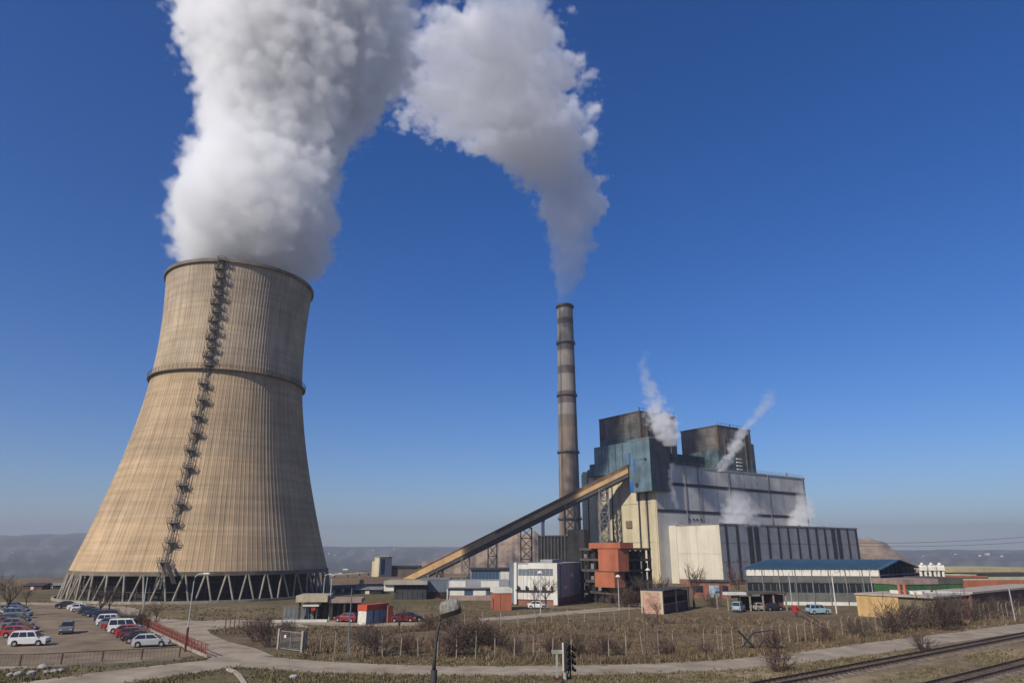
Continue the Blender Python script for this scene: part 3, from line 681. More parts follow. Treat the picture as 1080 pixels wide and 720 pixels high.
B(0, W, 0, 7, 0, h).build('wall', BRICK, rt); B(-.3, W+.3, -.4, 7.3, h, h+.3).build('roof', mat('dark_roof', (.09,.075,.065), var=.3, scale=.5), rt)
B(W*.46, W*.72, -.08, 0, .1, h*.78).build('door', mat('pale_blue_paint', (.30,.40,.48), var=.15, scale=1.), rt); B(W*.05, W*.3, -.06, 0, h*.35, h*.75).build('window', GLASSD, rt); B(W*.8, W*.95, -.06, 0, h*.35, h*.75).build('window', GLASSD, rt)

# ------------------------------------------------------------------ long hall with the blue roof
def blue_hall():
    A, Bq = G(789.5, 637.5), G(932, 639); C = G(969.5, 633.5); D = A+(C-Bq); d = Bq-A; L = float(np.linalg.norm(d)); ang = math.atan2(d[1], d[0])
    root = empty('blue_roofed_hall', A, ang, 'long low hall with blue metal roof and white clerestory strip', 'workshop hall')
    ca, sa = math.cos(ang), math.sin(ang); loc = lambda P: np.array([(P-A)[0]*ca+(P-A)[1]*sa, -(P-A)[0]*sa+(P-A)[1]*ca])
    c, dd = loc(C), loc(D); ze = ZAT(600.2, Bq[1]); zr = ZAT(590.6, (Bq[1]+C[1])/2); sk = dd  # skew vector
    at = lambda x, y, z: (x+sk[0]*y/sk[1], y, z)
    Dp = float(dd[1])
    MB().add([at(0,0,0),at(L,0,0),at(L,Dp,0),at(0,Dp,0),at(0,0,ze),at(L,0,ze),at(L,Dp,ze),at(0,Dp,ze)], [(0,1,5,4),(2,3,7,6),(3,0,4,7)]).build('wall', mat('hall_grey', (.14,.145,.13), var=.2, scale=.4, streak=.3), root)
    zw = ze*.42
    for k in range(22):
        x0 = L*(k+.08)/22; B(x0, x0+L/22*.84, -.06, 0, ze*.36, ze*.60).build('window', GLASSD, root)
    B(.2, L-.2, -.10, 0, .05, .75).build('white_base', PALEW, root)
    for k in range(14): B(L*k/14+.06, L*(k+1)/14-.06, -.14, 0, ze-1.35, ze-.12).build('clerestory_pane', mat('clerestory_glass', (.72,.68,.58), var=.06, scale=.8, rough=.5), root)
    B(0, L, -.18, 0, ze*.61, ze*.63).build('ledge', STEEL, root)
    for k in range(9): B(L*k/8-.1 if k else 0, L*k/8+.1, -.22, 0, 0, ze).build('column', LSTEEL, root)
    # open gable end, porch shade painted black, with a lattice of posts
    G0 = lambda t, z, o=0.: at(L+o, Dp*t, z)
    MB().add([G0(0,0,-2.5),G0(1,0,-2.5),G0(1,ze,-2.5),G0(.5,zr-.4,-2.5),G0(0,ze,-2.5)], [(0,1,2,3,4)]).build('shade_black_end_wall', BLACKB, root)
    for k in range(9):
        t = .02+.96*k/8; z = ze+(zr-ze)*(1-abs(t-.5)*2)-.3; MB().beam(G0(t,0), G0(t,z), .22).build('gable_post', mat('dull_blue_steel', (.06,.09,.13), var=.3, scale=1.), root)
    MB().beam(G0(0,ze-1.2), G0(1,ze-1.2), .25).build('gable_beam', LSTEEL, root); MB().beam(G0(0,ze*.35), G0(1,ze*.35), .2).build('gable_beam', STEEL, root)
    def slab(t0, z0, t1, z1):
        e = -.6; P = [at(e,Dp*t0,z0),at(L+.9,Dp*t0,z0),at(L+.9,Dp*t1,z1),at(e,Dp*t1,z1)]
        return MB().add([(a,b,c_) for a,b,c_ in P]+[(a,b,c_+.22) for a,b,c_ in P], [(0,1,2,3),(7,6,5,4),(0,4,5,1),(1,5,6,2),(2,6,7,3),(3,7,4,0)])
    slab(-.015, ze-.02, .5, zr).build('roof', BROOF, root); slab(1.05, ze-.05, .5, zr).build('roof', BROOF, root)
    r_ = MB()
    for k in range(30):
        x = L*(k+.5)/30; p, q = at(x,-.05*Dp,ze-.05), at(x,.5*Dp,zr); r_.beam((p[0],p[1],p[2]+.25), (q[0],q[1],q[2]+.25), .08)
    r_.build('roof_rib', BROOF, root)
blue_hall()

# ------------------------------------------------------------------ white silos, green shed, yellow store, red brick works, far factory
for k, (u, lab) in enumerate(((972.6,'white twin silo beside the blue roof gable'),(982.4,'white twin silo between two like it'),(991.2,'white twin silo, last of three, above the pink parapet'))):
    x, z = XZ(u, 597.5, 190.); rt = empty('white_silo', (x,190.), R(-12), lab, 'silo', 'white silos behind the green shed')
    for s in (-1, 1): MB().tube([(s*.55,0,0),(s*.55,0,z-.3)], .36, 14).build('tank', PALEW, rt, smooth=False)
    MB().profile_x([(-.6,z-.9),(.6,z-.9),(.5,z),(.25,z+.45),(-.25,z+.45),(-.5,z)], -.92, .92).build('cap', PALEW, rt)
    MB().lathe([(.5,z+.45),(.42,z+.8),(.15,z+1.1)], 10).build('dome', PALEW, rt); B(-.25,.25,-.1,.1,0,z-.9).build('recess', DARKBAND, rt)
rt, W, h, fr = pblock('green_shed', 'green walled shed with faded pink parapet below the white silos', 'shed', (950,641.5), (1020,640.0), 610.6)
B(0, W, 0, 9, 0, h-1.0).build('wall', GREENW, rt); B(-.15, W*.62, -.15, 9.1, h-1.0, h).build('parapet', PINKC, rt); B(W*.62, W+.1, -.1, 9.1, h-1.0, h+.25).build('parapet', mat('dark_parapet', (.10,.09,.075), var=.3, scale=.6), rt)
for k in range(1, 8): B(W*k/8-.04, W*k/8+.04, -.05, 0, 0, h-1.0).build('sheet_seam', mat('dark_green_sheet', (.035,.09,.035), var=.2, scale=1.), rt)
rt, W, h, fr = pblock('yellow_store', 'flat roofed store with sunny ochre end and drab olive half', 'storehouse', (907.3,649.0), (990,655), 626.6)
xm = fr.sx(949.5, 640)[0]
B(0, W, 0, 10, 0, h).build('wall', OLIVE, rt); B(-.12, xm, -.35, 0, 0, h-.05).build('ochre_wall', YELLOW, rt); B(-.25, W+.1, -.55, 10.2, h, h+.28).build('roof', mat('pale_roof_edge', (.40,.34,.26), var=.15, scale=.6), rt)
for k in (0, 1): B(xm-.9+k*.9, xm-.5+k*.9, 2, 2.5, h+.28, h+1.9).build('orange_vent', ORANGE, rt)
B(W*.30, W*.72, 4, 5, h+.28, h+.8).build('white_upstand', PALEW, rt)
rt, W, h, fr = pblock('red_brick_works', 'low red brick works with white eaves next to the yellow store', 'workshop', (990.6,647.5), (1030,645.5), 628.2)
B(0, W, 0, 8, 0, h).build('wall', BRICK, rt); B(-.1, W*.92, -.4, 8.2, h, h+.5).build('roof', PALEW, rt); B(W*.12, W*.62, -.06, 0, .2, h*.6).build('shutter', DKBRICK, rt); MB().tube([(W*.85,-.12,0),(W*.85,-.12,h)], .08, 6).build('downpipe', LSTEEL, rt); MB().tube([(W*.3,3,h+.5),(W*.3,3,h+1.5)], .2, 8).build('roof_vent', STEEL, rt)
rt, W, h, fr = pblock('red_brick_wing', 'long dark red brick wing running off behind the fence at the far right', 'workshop', (1027.5,646.0), (1110,634.5), 626.0)
B(0, W, 0, 7, 0, h).build('wall', DKBRICK, rt); B(-.2, W+.2, -.4, 7.2, h, h+.35).build('roof', mat('pale_roof_edge', (.40,.34,.26)), rt)
for k in range(8): B(W*(k+.25)/8, W*(k+.7)/8, -.05, 0, h*.35, h*.75).build('window', GLASSD, rt)
rt, W, h, fr = pblock('orange_factory', 'distant factory with cream roofs above an orange band', 'factory', (1015,621.5), (1110,620.5), 607.5)
B(0, W, 0, 22, 0, h-1.1).build('wall', ORANGE, rt); B(0, W, .1, 22, h-1.1, h+.5).build('cream_band', mat('pale_green_render', (.42,.42,.28), var=.1, scale=.5), rt)
B(-6, W*.3, -.2, 22, h-.3, h+.25).build('roof', ORANGE, rt); B(W*.18, W+1, -.5, 22.5, h+.5, h+.75).build('roof', STEEL, rt); B(-10, W+1, 8, 30, h+.9, h+2.3).build('upper_storey', mat('straw_render', (.42,.35,.2), var=.12, scale=.4), rt)
for k in range(6): B(-9+k*1.6, -8.2+k*1.6, 7.9, 8, h+1.1, h+1.9).build('window', GLASSD, rt)

# ------------------------------------------------------------------ canopy shed with parked vans
rt, W, h, fr = pblock('carport', 'open flat roofed carport on thin posts sheltering parked vehicles', 'carport', (768.5,644.5), (831,643.5), 624.5)
B(0, W, -.2, 5, h-.35, h).build('roof', mat('dark_roof', (.09,.075,.065)), rt); B(-.2, W*.31, -.35, 1.5, h-.45, h+.05).build('white_fascia', PALEW, rt)
for x in (.1, W*.38, W*.6, W*.78, W-.1):
    B(x-.12, x+.12, 0, .24, 0, h-.35).build('post', CPOST, rt); B(x-.1, x+.1, 4.6, 4.8, 0, h-.35).build('post', CPOST, rt)
B(W*.78, W, 1.2, 4.6, 0, h-.6).build('back_wall', DKBRICK, rt); B(W*.40, W*.78, 4.3, 4.5, 0, h*.7).build('back_wall', mat('dark_timber', (.06,.05,.04), var=.4, scale=1.), rt)

# ------------------------------------------------------------------ gatehouse and kiosk
rt, W, h, fr = pblock('gatehouse', 'gatehouse with jutting cream concrete canopy over dark glass', 'gatehouse', (313,654.5), (358,654.0), 627.5)
B(-.3, W*.7, -1.0, 6, h-1.0, h).build('canopy', mat('cream_concrete', (.46,.40,.27), var=.2, scale=.6, streak=.3), rt); B(W*.12, W*.5, -.6, 4, h-1.7, h-1.25).build('lower_canopy', PALEW, rt)
B(W*.7, W*1.5, -.5, 6, h-1.2, h-.6).build('red_eave', PINKC, rt)
B(.8, W*1.45, 2.5, 5.5, 0, h-1.0).build('dark_glass_wall', GLASSD, rt)
for k in range(9): B(.8+W*1.42*k/9, .95+W*1.42*k/9, 2.4, 2.5, 0, h-1.2).build('mullion', BLUEGREY, rt)
for x in (.3, W*.45, W*.8, W*1.1, W*1.45): B(x-.15, x+.15, -.3, 0, 0, h-1.0).build('post', STEEL, rt)
for k in range(7): B(-2.5+k*.75, -2.0+k*.75, .8, .9, .1, 2.2).build('glass_panel', mat('misty_panel', (.16,.18,.19), var=.2, scale=1., rough=.4), rt)
B(W*.32, W*.42, -.45, -.35, 1.6, 3.2).build('red_sign', REDP, rt)
B(-3.5, W*.75, -2.2, -1.4, 0, .35).build('kerb', PALEW, rt)
rt, W, D, h, fr = cblock('kiosk', 'small kiosk with red upper band and pale blue walls', 'kiosk', 386, 658.2, 62, 377.2, 408, 637.6)
B(0, W, 0, D, 0, h*.70).build('wall', mat('pale_blue_panel', (.23,.29,.36), var=.1, scale=.8), rt); B(-.06, 0, 0, D, 0, h*.68).build('white_front', PALEW, rt)
B(-.15, W+.1, -.12, D+.1, h*.70, h).build('red_band', mat('orange_red_sheet', (.42,.07,.035), var=.12, scale=.6), rt); B(W*.3, W*.36, -.04, 0, .1, h*.68).build('panel_joint', STEEL, rt); B(W*.6, W*.62, -.04, 0, .1, h*.68).build('panel_joint', STEEL, rt)
p = G(408.6, 656.5); q = G(414.5, 656); rt = empty('orange_board', p, math.atan2(*(q-p)[::-1]), 'slanted orange board leaning against the kiosk', 'board')
MB().profile_x([(0,0),(.25,0),(.25,2.6),(0,2.6)], 0, 1.0).build('panel', ORANGE, rt); MB().add([(1,0,0),(1,.25,0),(1,.25,1.7),(1,0,1.7),(.0,0,2.6),(0,.25,2.6),(1.7,0,0),(1.7,.25,0)], [(0,6,3),(1,2,7),(3,6,7,2)]).build('brace', ORANGE, rt)

# ------------------------------------------------------------------ sheds between tower and office
rt, W, D, h, fr = cblock('transfer_tower', 'square concrete transfer tower with dark glass stripe near conveyor foot', 'tower', 399.3, 607, 48, 391, 412.5, 587.8, Y=330.)
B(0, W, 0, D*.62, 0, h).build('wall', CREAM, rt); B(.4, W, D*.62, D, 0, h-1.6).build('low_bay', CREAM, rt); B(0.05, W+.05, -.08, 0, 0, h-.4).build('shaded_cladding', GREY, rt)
B(W*.12, W*.45, -.16, -.08, 1, h-.6).build('glass_stripe', GLASSB, rt); B(-.2, W+.2, -.25, D*.62+.2, h, h+.4).build('roof_edge', CONC, rt)
for x in (.25,.5,.75): MB().tube([(W*x,1.2,h+.4),(W*x,1.2,h+1.1)], .16, 6).build('vent_pipe', PALEW, rt)
x0, z0 = XZ(346, 608.0, 322.); x1, z1 = XZ(392, 603.0, 326.)
rt = empty('low_conveyor', (x0,322.), 0, 'short grey conveyor gallery between cooling tower and transfer tower', 'conveyor')
Pq = np.array([x1-x0,4.,max(3.,z1)]); z0 = max(1.6,z0); obox(MB(), (0,0,z0), Pq, -1.1, 1.1, -1.0, 0).build('gallery', CONC, rt); obox(MB(), (0,0,z0), Pq, -1.3, 1.3, 0, .2).build('gallery_roof', LSTEEL, rt)
for t in (.15,.45,.72,.93): P = np.array([0,0,z0])*(1-t)+Pq*t; MB().beam((P[0],P[1],0), (P[0],P[1],P[2]-1), .5).build('support', CONC, rt)
B(7.5, 9.6, -4.5, -3, z0+1.7, z0+2.2).build('white_hatch', PALEW, rt)
rt, W, h, fr = pblock('brown_shed', 'brown windowless shed behind the transfer tower', 'shed', (411,606), (442,606), 597.0, Y=338.)
B(0, W, 0, 9, 0, h).build('wall', mat('brown_sheet', (.13,.105,.085), var=.25, scale=.3, streak=.3), rt); B(-.2, W+.2, -.3, 9.2, h, h+.35).build('roof', STEEL, rt); B(.5, W-.5, -.06, 0, h*.72, h*.92).build('strip_window', GLASSD, rt)
rt, W, h, fr = pblock('pale_roofed_shed', 'dark shed with flat pale roof left of the blue box building', 'shed', (404,632), (449,632), 615.7)
B(2.5, W, .8, 9, 0, h-.6).build('wall', mat('charcoal_sheet', (.05,.055,.06), var=.3, scale=.4, streak=.2), rt); B(0, W+.3, -.4, 9.3, h-.1, h+.75).build('roof', mat('pale_concrete_roof', (.36,.32,.26), var=.15, scale=.4), rt); B(0, 2.4, .3, 4, h*.55, h-.1).build('white_canopy', PALEW, rt)
for k in range(6): B(3+(W-3)*k/6, 3.2+(W-3)*k/6, .7, .8, 0, h-.1).build('post', STEEL, rt)
rt, W, h, fr = pblock('blue_box_building', 'plain blue grey box building behind the grass bank', 'warehouse', (443,631.5), (472.5,631.5), 611.2)
B(0, W, 1.2, 10, 0, h).build('wall', BLUEGREY, rt); B(-.15, W+.1, 1.1, 10.1, h, h+.25).build('roof_edge', LSTEEL, rt); B(.5, W, 1.05, 1.2, 0, h*.36).build('dark_base', BLACKB, rt)
for k in range(1, 6): B(W*k/6-.05, W*k/6+.05, 1.14, 1.2, h*.37, h).build('panel_joint', LSTEEL, rt)
for k in (1, 3): MB().tube([(W*k/5,4,h+.2),(W*k/5,4,h+1.0)], .25, 8).build('roof_vent', LSTEEL, rt)
B(W*.55, W*.68, .98, 1.05, 0, h*.33).build('door', RUSTRED, rt)
rt, W, h, fr = pblock('panelled_workshop', 'workshop with white panels over a brick base under conveyor', 'workshop', (472,632.8), (536,632.8), 612.0)
B(0, W, .6, 9, 0, h).build('wall', GREYP, rt); B(0, W*.80, .3, .6, 0, 1.1).build('brick_base', PINKC, rt)
for x0, x1, z0, z1 in ((.02,.29,.66,.98),(.55,.85,.66,.98),(.0,.27,.24,.52),(.42,.63,.24,.56)): B(W*x0, W*x1, .5, .6, h*z0, h*z1).build('white_panel', PALEW, rt)
for x0, x1 in ((.28,.41),(.64,.8)): B(W*x0, W*x1, .52, .6, h*.26, h*.52).build('window', GLASSB, rt)
B(-.4, W*.85, .1, .6, h*.57, h*.62).build('ledge', STEEL, rt); B(W*.82, W, .45, .6, 0, h*.5).build('dark_gate', BLACKB, rt)
B(-.2, .0, .0, .2, 0, h*.6).build('post', PALEW, rt)
rt, W, h, fr = pblock('glazed_office', 'blue glazed office floor with flat dark roof behind the white panels', 'office building', (496,622.5), (537,622.5), 600.0)
B(0, W, .5, 8, 0, h).build('wall', GREYP, rt); B(-.4, W+.3, -.3, 8.3, h, h+.4).build('roof', STEEL, rt)
for k in range(8): B(W*.02+W*.09*k, W*.02+W*.09*k+W*.08, .42, .5, h*.5, h*.93).build('window', GLASSB, rt)
B(W*.78, W, .42, .5, h*.45, h*.93).build('white_panel', PALEW, rt)
rt, W, h, fr = pblock('yellow_cabin', 'tiny yellow cabin standing below the low conveyor', 'cabin', (376.5,622.5), (384,622.5), 611.0)
B(0, W, 0, 2, 0, h*.6).build('wall', YELLOW, rt); B(W*.25, W*.75, .3, 1.7, h*.6, h).build('turret', YELLOW, rt); B(W*.3, W*.5, -.05, 0, .2, h*.5).build('door', STEEL, rt)
for (u0, u1, v, vt, mm, lab) in ((24,44,621.5,617.2,RUSTRED,'low rusty red shed out on the brown plain'),(46,63,621,617.0,BLACKB,'low black shed out on the plain next to the tower legs'),(352,372,624,620,RUSTRED,'low rusty shed just right of the tower basin'),(374,402,626,621.5,BLACKB,'low dark shed in front of the yellow cabin')):
    rt, W, h, fr = pblock('low_shed', lab, 'shed', (u0,v), (u1,v), vt)
    B(0, W, 0, 6, 0, h).build('wall', mm, rt); MB().profile_x([(-.4,h),(6.4,h),(3,h+.7)], -.3, W+.3).build('roof', LSTEEL if mm is BLACKB else STEEL, rt)
    B(W*.4, W*.55, -.05, 0, 0, h*.8).build('door', PALEW, rt)

# ------------------------------------------------------------------ lamps, poles, fences
def pole(name, label, cat, u, vb, vt, r0=.09, r1=.06, m=GALV, head=None, foot=None, group=None):
    o = G(u, vb); h = ZAT(vt, o[1]); rt = empty(name, o, 0, label, cat, group)
    if head == 'arm':
        MB().tube([(0,0,0),(0,0,h-.9),(.08,0,h-.3),(.45,0,h),(1.1,0,h+.05)], [r0,r1,r1,r1*.9,r1*.8], 8).build('pole', m, rt)
        MB().profile_x([(-.16,h),(.16,h),(.12,h+.16),(-.12,h+.16)], 1.0, 1.75).build('lamp_head', GALV, rt)
    else:
        MB().tube([(0,0,0),(0,0,h)], [r0,r1], 8).build('pole', m, rt)
    if head == 'dome': MB().lathe([(.05,h+.42),(.25,h+.36),(.48,h+.1),(.52,h-.02)], 12).build('lamp_head', PALEW, rt)
    if foot: MB().tube([(0,0,0),(0,0,foot[1])], r0+.04, 8).build('painted_foot', foot[0], rt)
    if head == 'wires':
        MB().beam((-.9,0,h-.3), (.9,0,h-.3), .12).build('crossarm', m, rt)
        for s in (-.8,0,.8): MB().lathe([(.05,h-.24),(.09,h-.1),(.05,h+.02)], 8).build('insulator', PALEW, rt).location.x = s
    return rt
pole('lamp_post', 'tall lamp post with red painted foot at the corner of the car park', 'lamp post', 195, 687, 605, .10, .06, GALV, 'arm', (RUSTRED, 2.6))
pole('utility_pole', 'grey pole before the cooling tower legs, beside the road bend', 'pole', 150, 647, 608, .13, .09)
pole('utility_pole', 'slim blue grey pole at the fence, left of the kiosk', 'pole', 366.5, 694, 620, .08, .06, BLUEGREY)
pole('lamp_post', 'lamp post in front of the gatehouse with arm bent over the canopy', 'lamp post', 346.8, 653.5, 605, .12, .08, GALV, 'arm')
pole('lamp_post', 'lamp post at the tower basin with arm beside a similar lamp', 'lamp post', 340.5, 634, 605.5, .14, .09, GALV, 'arm')
pole('lamp_post', 'thin mast in front of the white office facade', 'mast', 570.2, 650, 604, .09, .06, GALV, 'dome')
pole('lamp_post', 'lamp post beside the dark frame building', 'lamp post', 653.2, 643, 608, .11, .08, GALV, 'dome')
pole('lamp_post', 'lamp post with white dome over the trees near the cream gable', 'lamp post', 685.5, 641, 601, .11, .08, STEEL, 'dome')
pole('utility_pole', 'wooden pole between fence and road, before the brick shed', 'pole', 681.4, 696, 640, .12, .09, WOODP)
pole('lamp_post', 'white lamp post leaning before the blue roofed hall', 'lamp post', 882.5, 646.5, 603.5, .13, .09, PALEW, 'arm')
pole('utility_pole', 'thin grey pole before the clerestory of the blue roofed hall', 'pole', 836, 642, 603, .10, .08, GALV)
pole('utility_pole', 'thin grey pole by the corner of the blue roofed hall', 'pole', 923.5, 645, 600, .10, .07, GALV)
pole('utility_pole', 'pale post standing against the dark red brick wing', 'pole', 1071, 655, 620, .11, .08, GALV)
pole('utility_pole', 'slim pole on the verge in front of the turbine hall corner', 'pole', 780, 641, 596, .10, .07, WOODP)

def line_posts(px):       # ground points along a pixel polyline
    return [G(*p) for p in px]
def walk(pts, step):
    out = []; acc = 0.
    for p, q in zip(pts[:-1], pts[1:]):
        L_ = np.linalg.norm(q-p); t = acc
        while t < L_: out.append((p+(q-p)*t/L_, (q-p)/L_)); t += step
        acc = t-L_
    return out
def concrete_fence(label, px, step, h, bent=True, m=CPOST, t=.095, wires=3, group=None, name='wire_fence', skip=.0):
    pts = line_posts(px); rt = empty(name, pts[0], 0, label, 'fence', group); o = pts[0]; sp = walk(pts, step)[:99]; rl = random.Random(len(px)*31)
    tops = []
    for p, d in sp:
        x, y = p-o; n = np.array([d[1],-d[0]]); hh = h*rl.uniform(.86,1.06); lx, ly = rl.gauss(0,.08), rl.gauss(0,.05)
        if rl.random() < skip: continue
        mb = MB(); tp = (x+lx, y+ly, hh*(.82 if bent else 1))
        mb.beam((x,y,-.1), tp, t, t*.9)
        if bent: mb.beam(tp, (tp[0]+n[0]*.32, tp[1]+n[1]*.32, hh), t*.9, t*.8)
        mb.build('post', m, rt); tops.append(((x,y,0), tp))
    if wires:
        w = MB()
        for k in range(wires):
            f = (k+1)/(wires+.15)
            for (a0,a1),(b0,b1) in zip(tops[:-1], tops[1:]):
                P = [a0[i]+(a1[i]-a0[i])*f for i in range(3)]; Q = [b0[i]+(b1[i]-b0[i])*f for i in range(3)]
                if math.dist(P,Q) < step*2.2: w.tube([P,[(P[i]+Q[i])/2-(.05 if i == 2 else 0) for i in range(3)],Q], .014, 3, False)
        w.build('wire', STEEL, rt)
    return rt
concrete_fence('long concrete post and wire fence along the far side of the road', [(322,687),(349,689),(382,691.5),(436,693.5),(519,694.5),(617,694.5),(662,692.5),(704,690),(760,686)], 2.05, 2.6, skip=.12)
concrete_fence('concrete post fence climbing past the yellow store', [(762,686),(812,681),(870,673.5),(908,668.5),(950,663.5),(1000,657.5),(1040,652.5),(1110,644)], 1.75, 2.55, skip=.08)
concrete_fence('inner line of thin posts across the brown field', [(470,664),(540,660),(600,657),(690,652)], 3.0, 2.3, bent=False, t=.09, wires=2, skip=.1)
concrete_fence('dark picket fence by the shrub at the road junction', [(237,668.5),(255,671),(275,674),(291,677)], 1.1, 2.2, bent=False, m=WOODP, t=.12, wires=2)
concrete_fence('old post fence beyond the side road under the tower', [(158,646),(190,647),(230,648.5),(262,650),(296,652)], 2.6, 1.8, bent=False, m=WOODP, t=.1, wires=2, skip=.15)
# parking front fence: posts, rails, mesh of thin bars
def rail_fence(label, px, step, h, m, picket=None, kerb=None):
    pts = line_posts(px); rt = empty('railing', pts[0], 0, label, 'railing'); o = pts[0]
    for p, d in walk(pts, step)[:99]:
        x, y = p-o; MB().beam((x,y,0), (x,y,h), .12).build('post', m, rt)
    r_ = MB()
    for p, q in zip(pts[:-1], pts[1:]):
        for f in ((.12,.97) if not picket else (.2,.55,.93)): r_.beam((*(p-o),h*f), (*(q-o),h*f), .07)
    r_.build('rail', m, rt)
    g = MB()
    for p, d in walk(pts, picket or .34): x, y = p-o; g.beam((x,y,.1), (x,y,h*(1.02 if picket else .96)), .05 if picket else .016)
    g.build('bar', m, rt)
    if kerb:
        k_ = MB(); nn = 0
        for p, q in zip(pts[:-1], pts[1:]): obox(k_, (*(p-o),0), (*(q-o),0), -.12, .12, 0, kerb)
        k_.build('kerb', CONC, rt)
rail_fence('rusty post and rail fence along the front of the car park', [(-20,704.5),(30,704),(60,702.3),(105,699.6),(150,697.2),(191,694.8)], 3.55, 1.25, mat('rusty_iron', (.10,.06,.042), var=.3, scale=2.), kerb=.18)
rail_fence('faded red railing running along the side road', [(150,660.5),(165,668),(185,677.5),(204,687),(219,693.5)], 1.6, 1.35, mat('faded_red_iron', (.27,.085,.06), var=.25, scale=1.5), picket=.8, kerb=.3)
# little mesh gate
p0, p1 = G(293.5, 684), G(318.5, 687.5); d = p1-p0; L_ = float(np.linalg.norm(d))
rt = empty('mesh_gate', p0, math.atan2(d[1],d[0]), 'mesh gate panel between two pale concrete posts', 'gate')
for x in (0, L_): B(x-.16,x+.16,-.16,.16,0,2.25).build('gate_post', mat('pale_post', (.31,.28,.23), var=.2, scale=1.5), rt)
g = MB()
for x in (.3, L_/2, L_-.3): g.beam((x,0,.15),(x,0,2.0),.09)
for z in (.15,2.0): g.beam((.3,0,z),(L_-.3,0,z),.09)
g.build('gate_frame', LSTEEL, rt); g = MB()
for k in range(1,14): g.beam((.3+(L_-.6)*k/14,0,.2),(.3+(L_-.6)*k/14,0,1.95),.018)
for k in range(1,9): g.beam((.3,0,.15+1.85*k/9),(L_-.3,0,.15+1.85*k/9),.018)
g.build('mesh', LSTEEL, rt); B(L_*.22,L_*.30,-.05,-.02,1.3,1.6).build('plate', PALEW, rt)

# power line across the right, high over the factories
def cable(label, P, Q, sag, r=.06):
    o = P; mb = MB(); n = 24
    mb.tube([tuple(np.array(P)*(1-t)+np.array(Q)*t-np.array(o)-np.array([0,0,4*sag*t*(1-t)])) for t in np.linspace(0,1,n)], r, 4, False)
    ob = mb.build('power_cable', STEEL, loc=o); tag(ob, label, 'cable', 'power cables over the far factory')
for dz, lab in ((0,'upper of two thin power cables strung across the hazy hills'),(-2.6,'lower of two thin power cables strung across the hazy hills')):
    x0, z0 = XZ(905,572.5,330.); x1, z1 = XZ(1130,561.5,330.); cable(lab, (x0,330.,z0+dz*.5), (x1,330.+abs(dz),z1+dz), 1.3, .07)

# ------------------------------------------------------------------ near street lamp and railway signal (their feet are below the frame)
def street_lamp():
    Y = 25.; x, _ = XZ(457.5, 715, Y); rt = empty('street_lamp', (x,Y), 0, 'close street lamp on curved dark pole with shell shaped head', 'street lamp')
    P = [(0,0,0),(0,0,6.9)]; z1 = ZAT(686, Y)
    MB().tube([(0,0,0),(0,0,ZAT(706,Y))], [.13,.11], 12).build('lower_pole', STEEL, rt, smooth=False)
    pts = [(*[XZ(u,v,Y)[0]-x],0,XZ(u,v,Y)[1]) for u,v in ((457.6,706),(458.2,694),(459.5,680),(461.4,667),(463.6,656),(466.0,648.5),(469.5,644.5))]
    MB().tube(pts, [.07,.06,.055,.05,.048,.045,.045], 10).build('curved_arm', STEEL, rt, smooth=True)
    # shell head: dished hood, dark opening below, tilted up to the right
    q0 = np.array([XZ(464.8,648.0,Y)[0]-x,0,XZ(464.8,648.0,Y)[1]]); q1 = np.array([XZ(486,641.5,Y)[0]-x,0,XZ(486,641.5,Y)[1]]); ax = q1-q0; Ln = np.linalg.norm(ax); ax /= Ln; up = np.array([-ax[2],0,ax[0]])
    n = 18; rings = []
    prof = [(-.02,.10,.12),(.05,.21,.34),(.18,.27,.46),(.45,.29,.48),(.72,.27,.45),(.92,.20,.40),(1.0,.13,.30)]
    mb = MB(); vs = []
    for t, w, hgt in prof:
        for k in range(n):
            a = math.pi*k/(n-1); c = q0+ax*Ln*t; vs.append(tuple(c+np.array([0,1,0])*w*1.1*math.cos(a)+up*hgt*(math.sin(a)**.7)*(.86)))
    fs = [(i*n+k, i*n+k+1, (i+1)*n+k+1, (i+1)*n+k) for i in range(len(prof)-1) for k in range(n-1)]
    fs += [tuple(range(n))[::-1], tuple(range((len(prof)-1)*n, len(prof)*n))]
    mb.add(vs, fs).build('lamp_hood', mat('weathered_lamp_shell', (.30,.28,.235), var=.35, scale=6., streak=.5), rt, smooth=False)
    mb = MB(); vs = []
    for t, w, _ in prof:
        for s in (-1, 1): vs.append(tuple(q0+ax*Ln*t+np.array([0,s*w*1.1,0])-up*.012))
    dep = [tuple(q0+ax*Ln*t+np.array([0,s*w*.75,0])-up*.10) for t, w, _ in prof[1:-1] for s in (-1,1)]
    rm_ = MB(); rv = []; m0 = len(prof)
    for dz, ex in ((.03,1.16),(-.13,1.06)):
        loop = [(t,w*ex*1.1) for t,w,_ in prof]+[(t,-w*ex*1.1) for t,w,_ in prof[::-1]]
        rv += [tuple(q0+ax*Ln*(.5+(t-.5)*(1.03 if dz > 0 else .97))+np.array([0,y,0])+up*dz) for t,y in loop]
    k2 = 2*m0; rm_.add(rv, [(i,(i+1)%k2,(i+1)%k2+k2,i+k2) for i in range(k2)]+[tuple(range(k2,2*k2))]).build('dark_rim', mat('dark_lens', (.03,.028,.025), var=.2, scale=3., rough=.4), rt)
    m_ = len(prof); mb.add(vs, [(2*i,2*i+1,2*i+3,2*i+2) for i in range(m_-1)]); mb.add(dep, [(2*i,2*i+1,2*i+3,2*i+2) for i in range(m_-3)])
    mb.build('lens', mat('dark_lens', (.03,.028,.025), var=.2, scale=3., rough=.4), rt)
street_lamp()
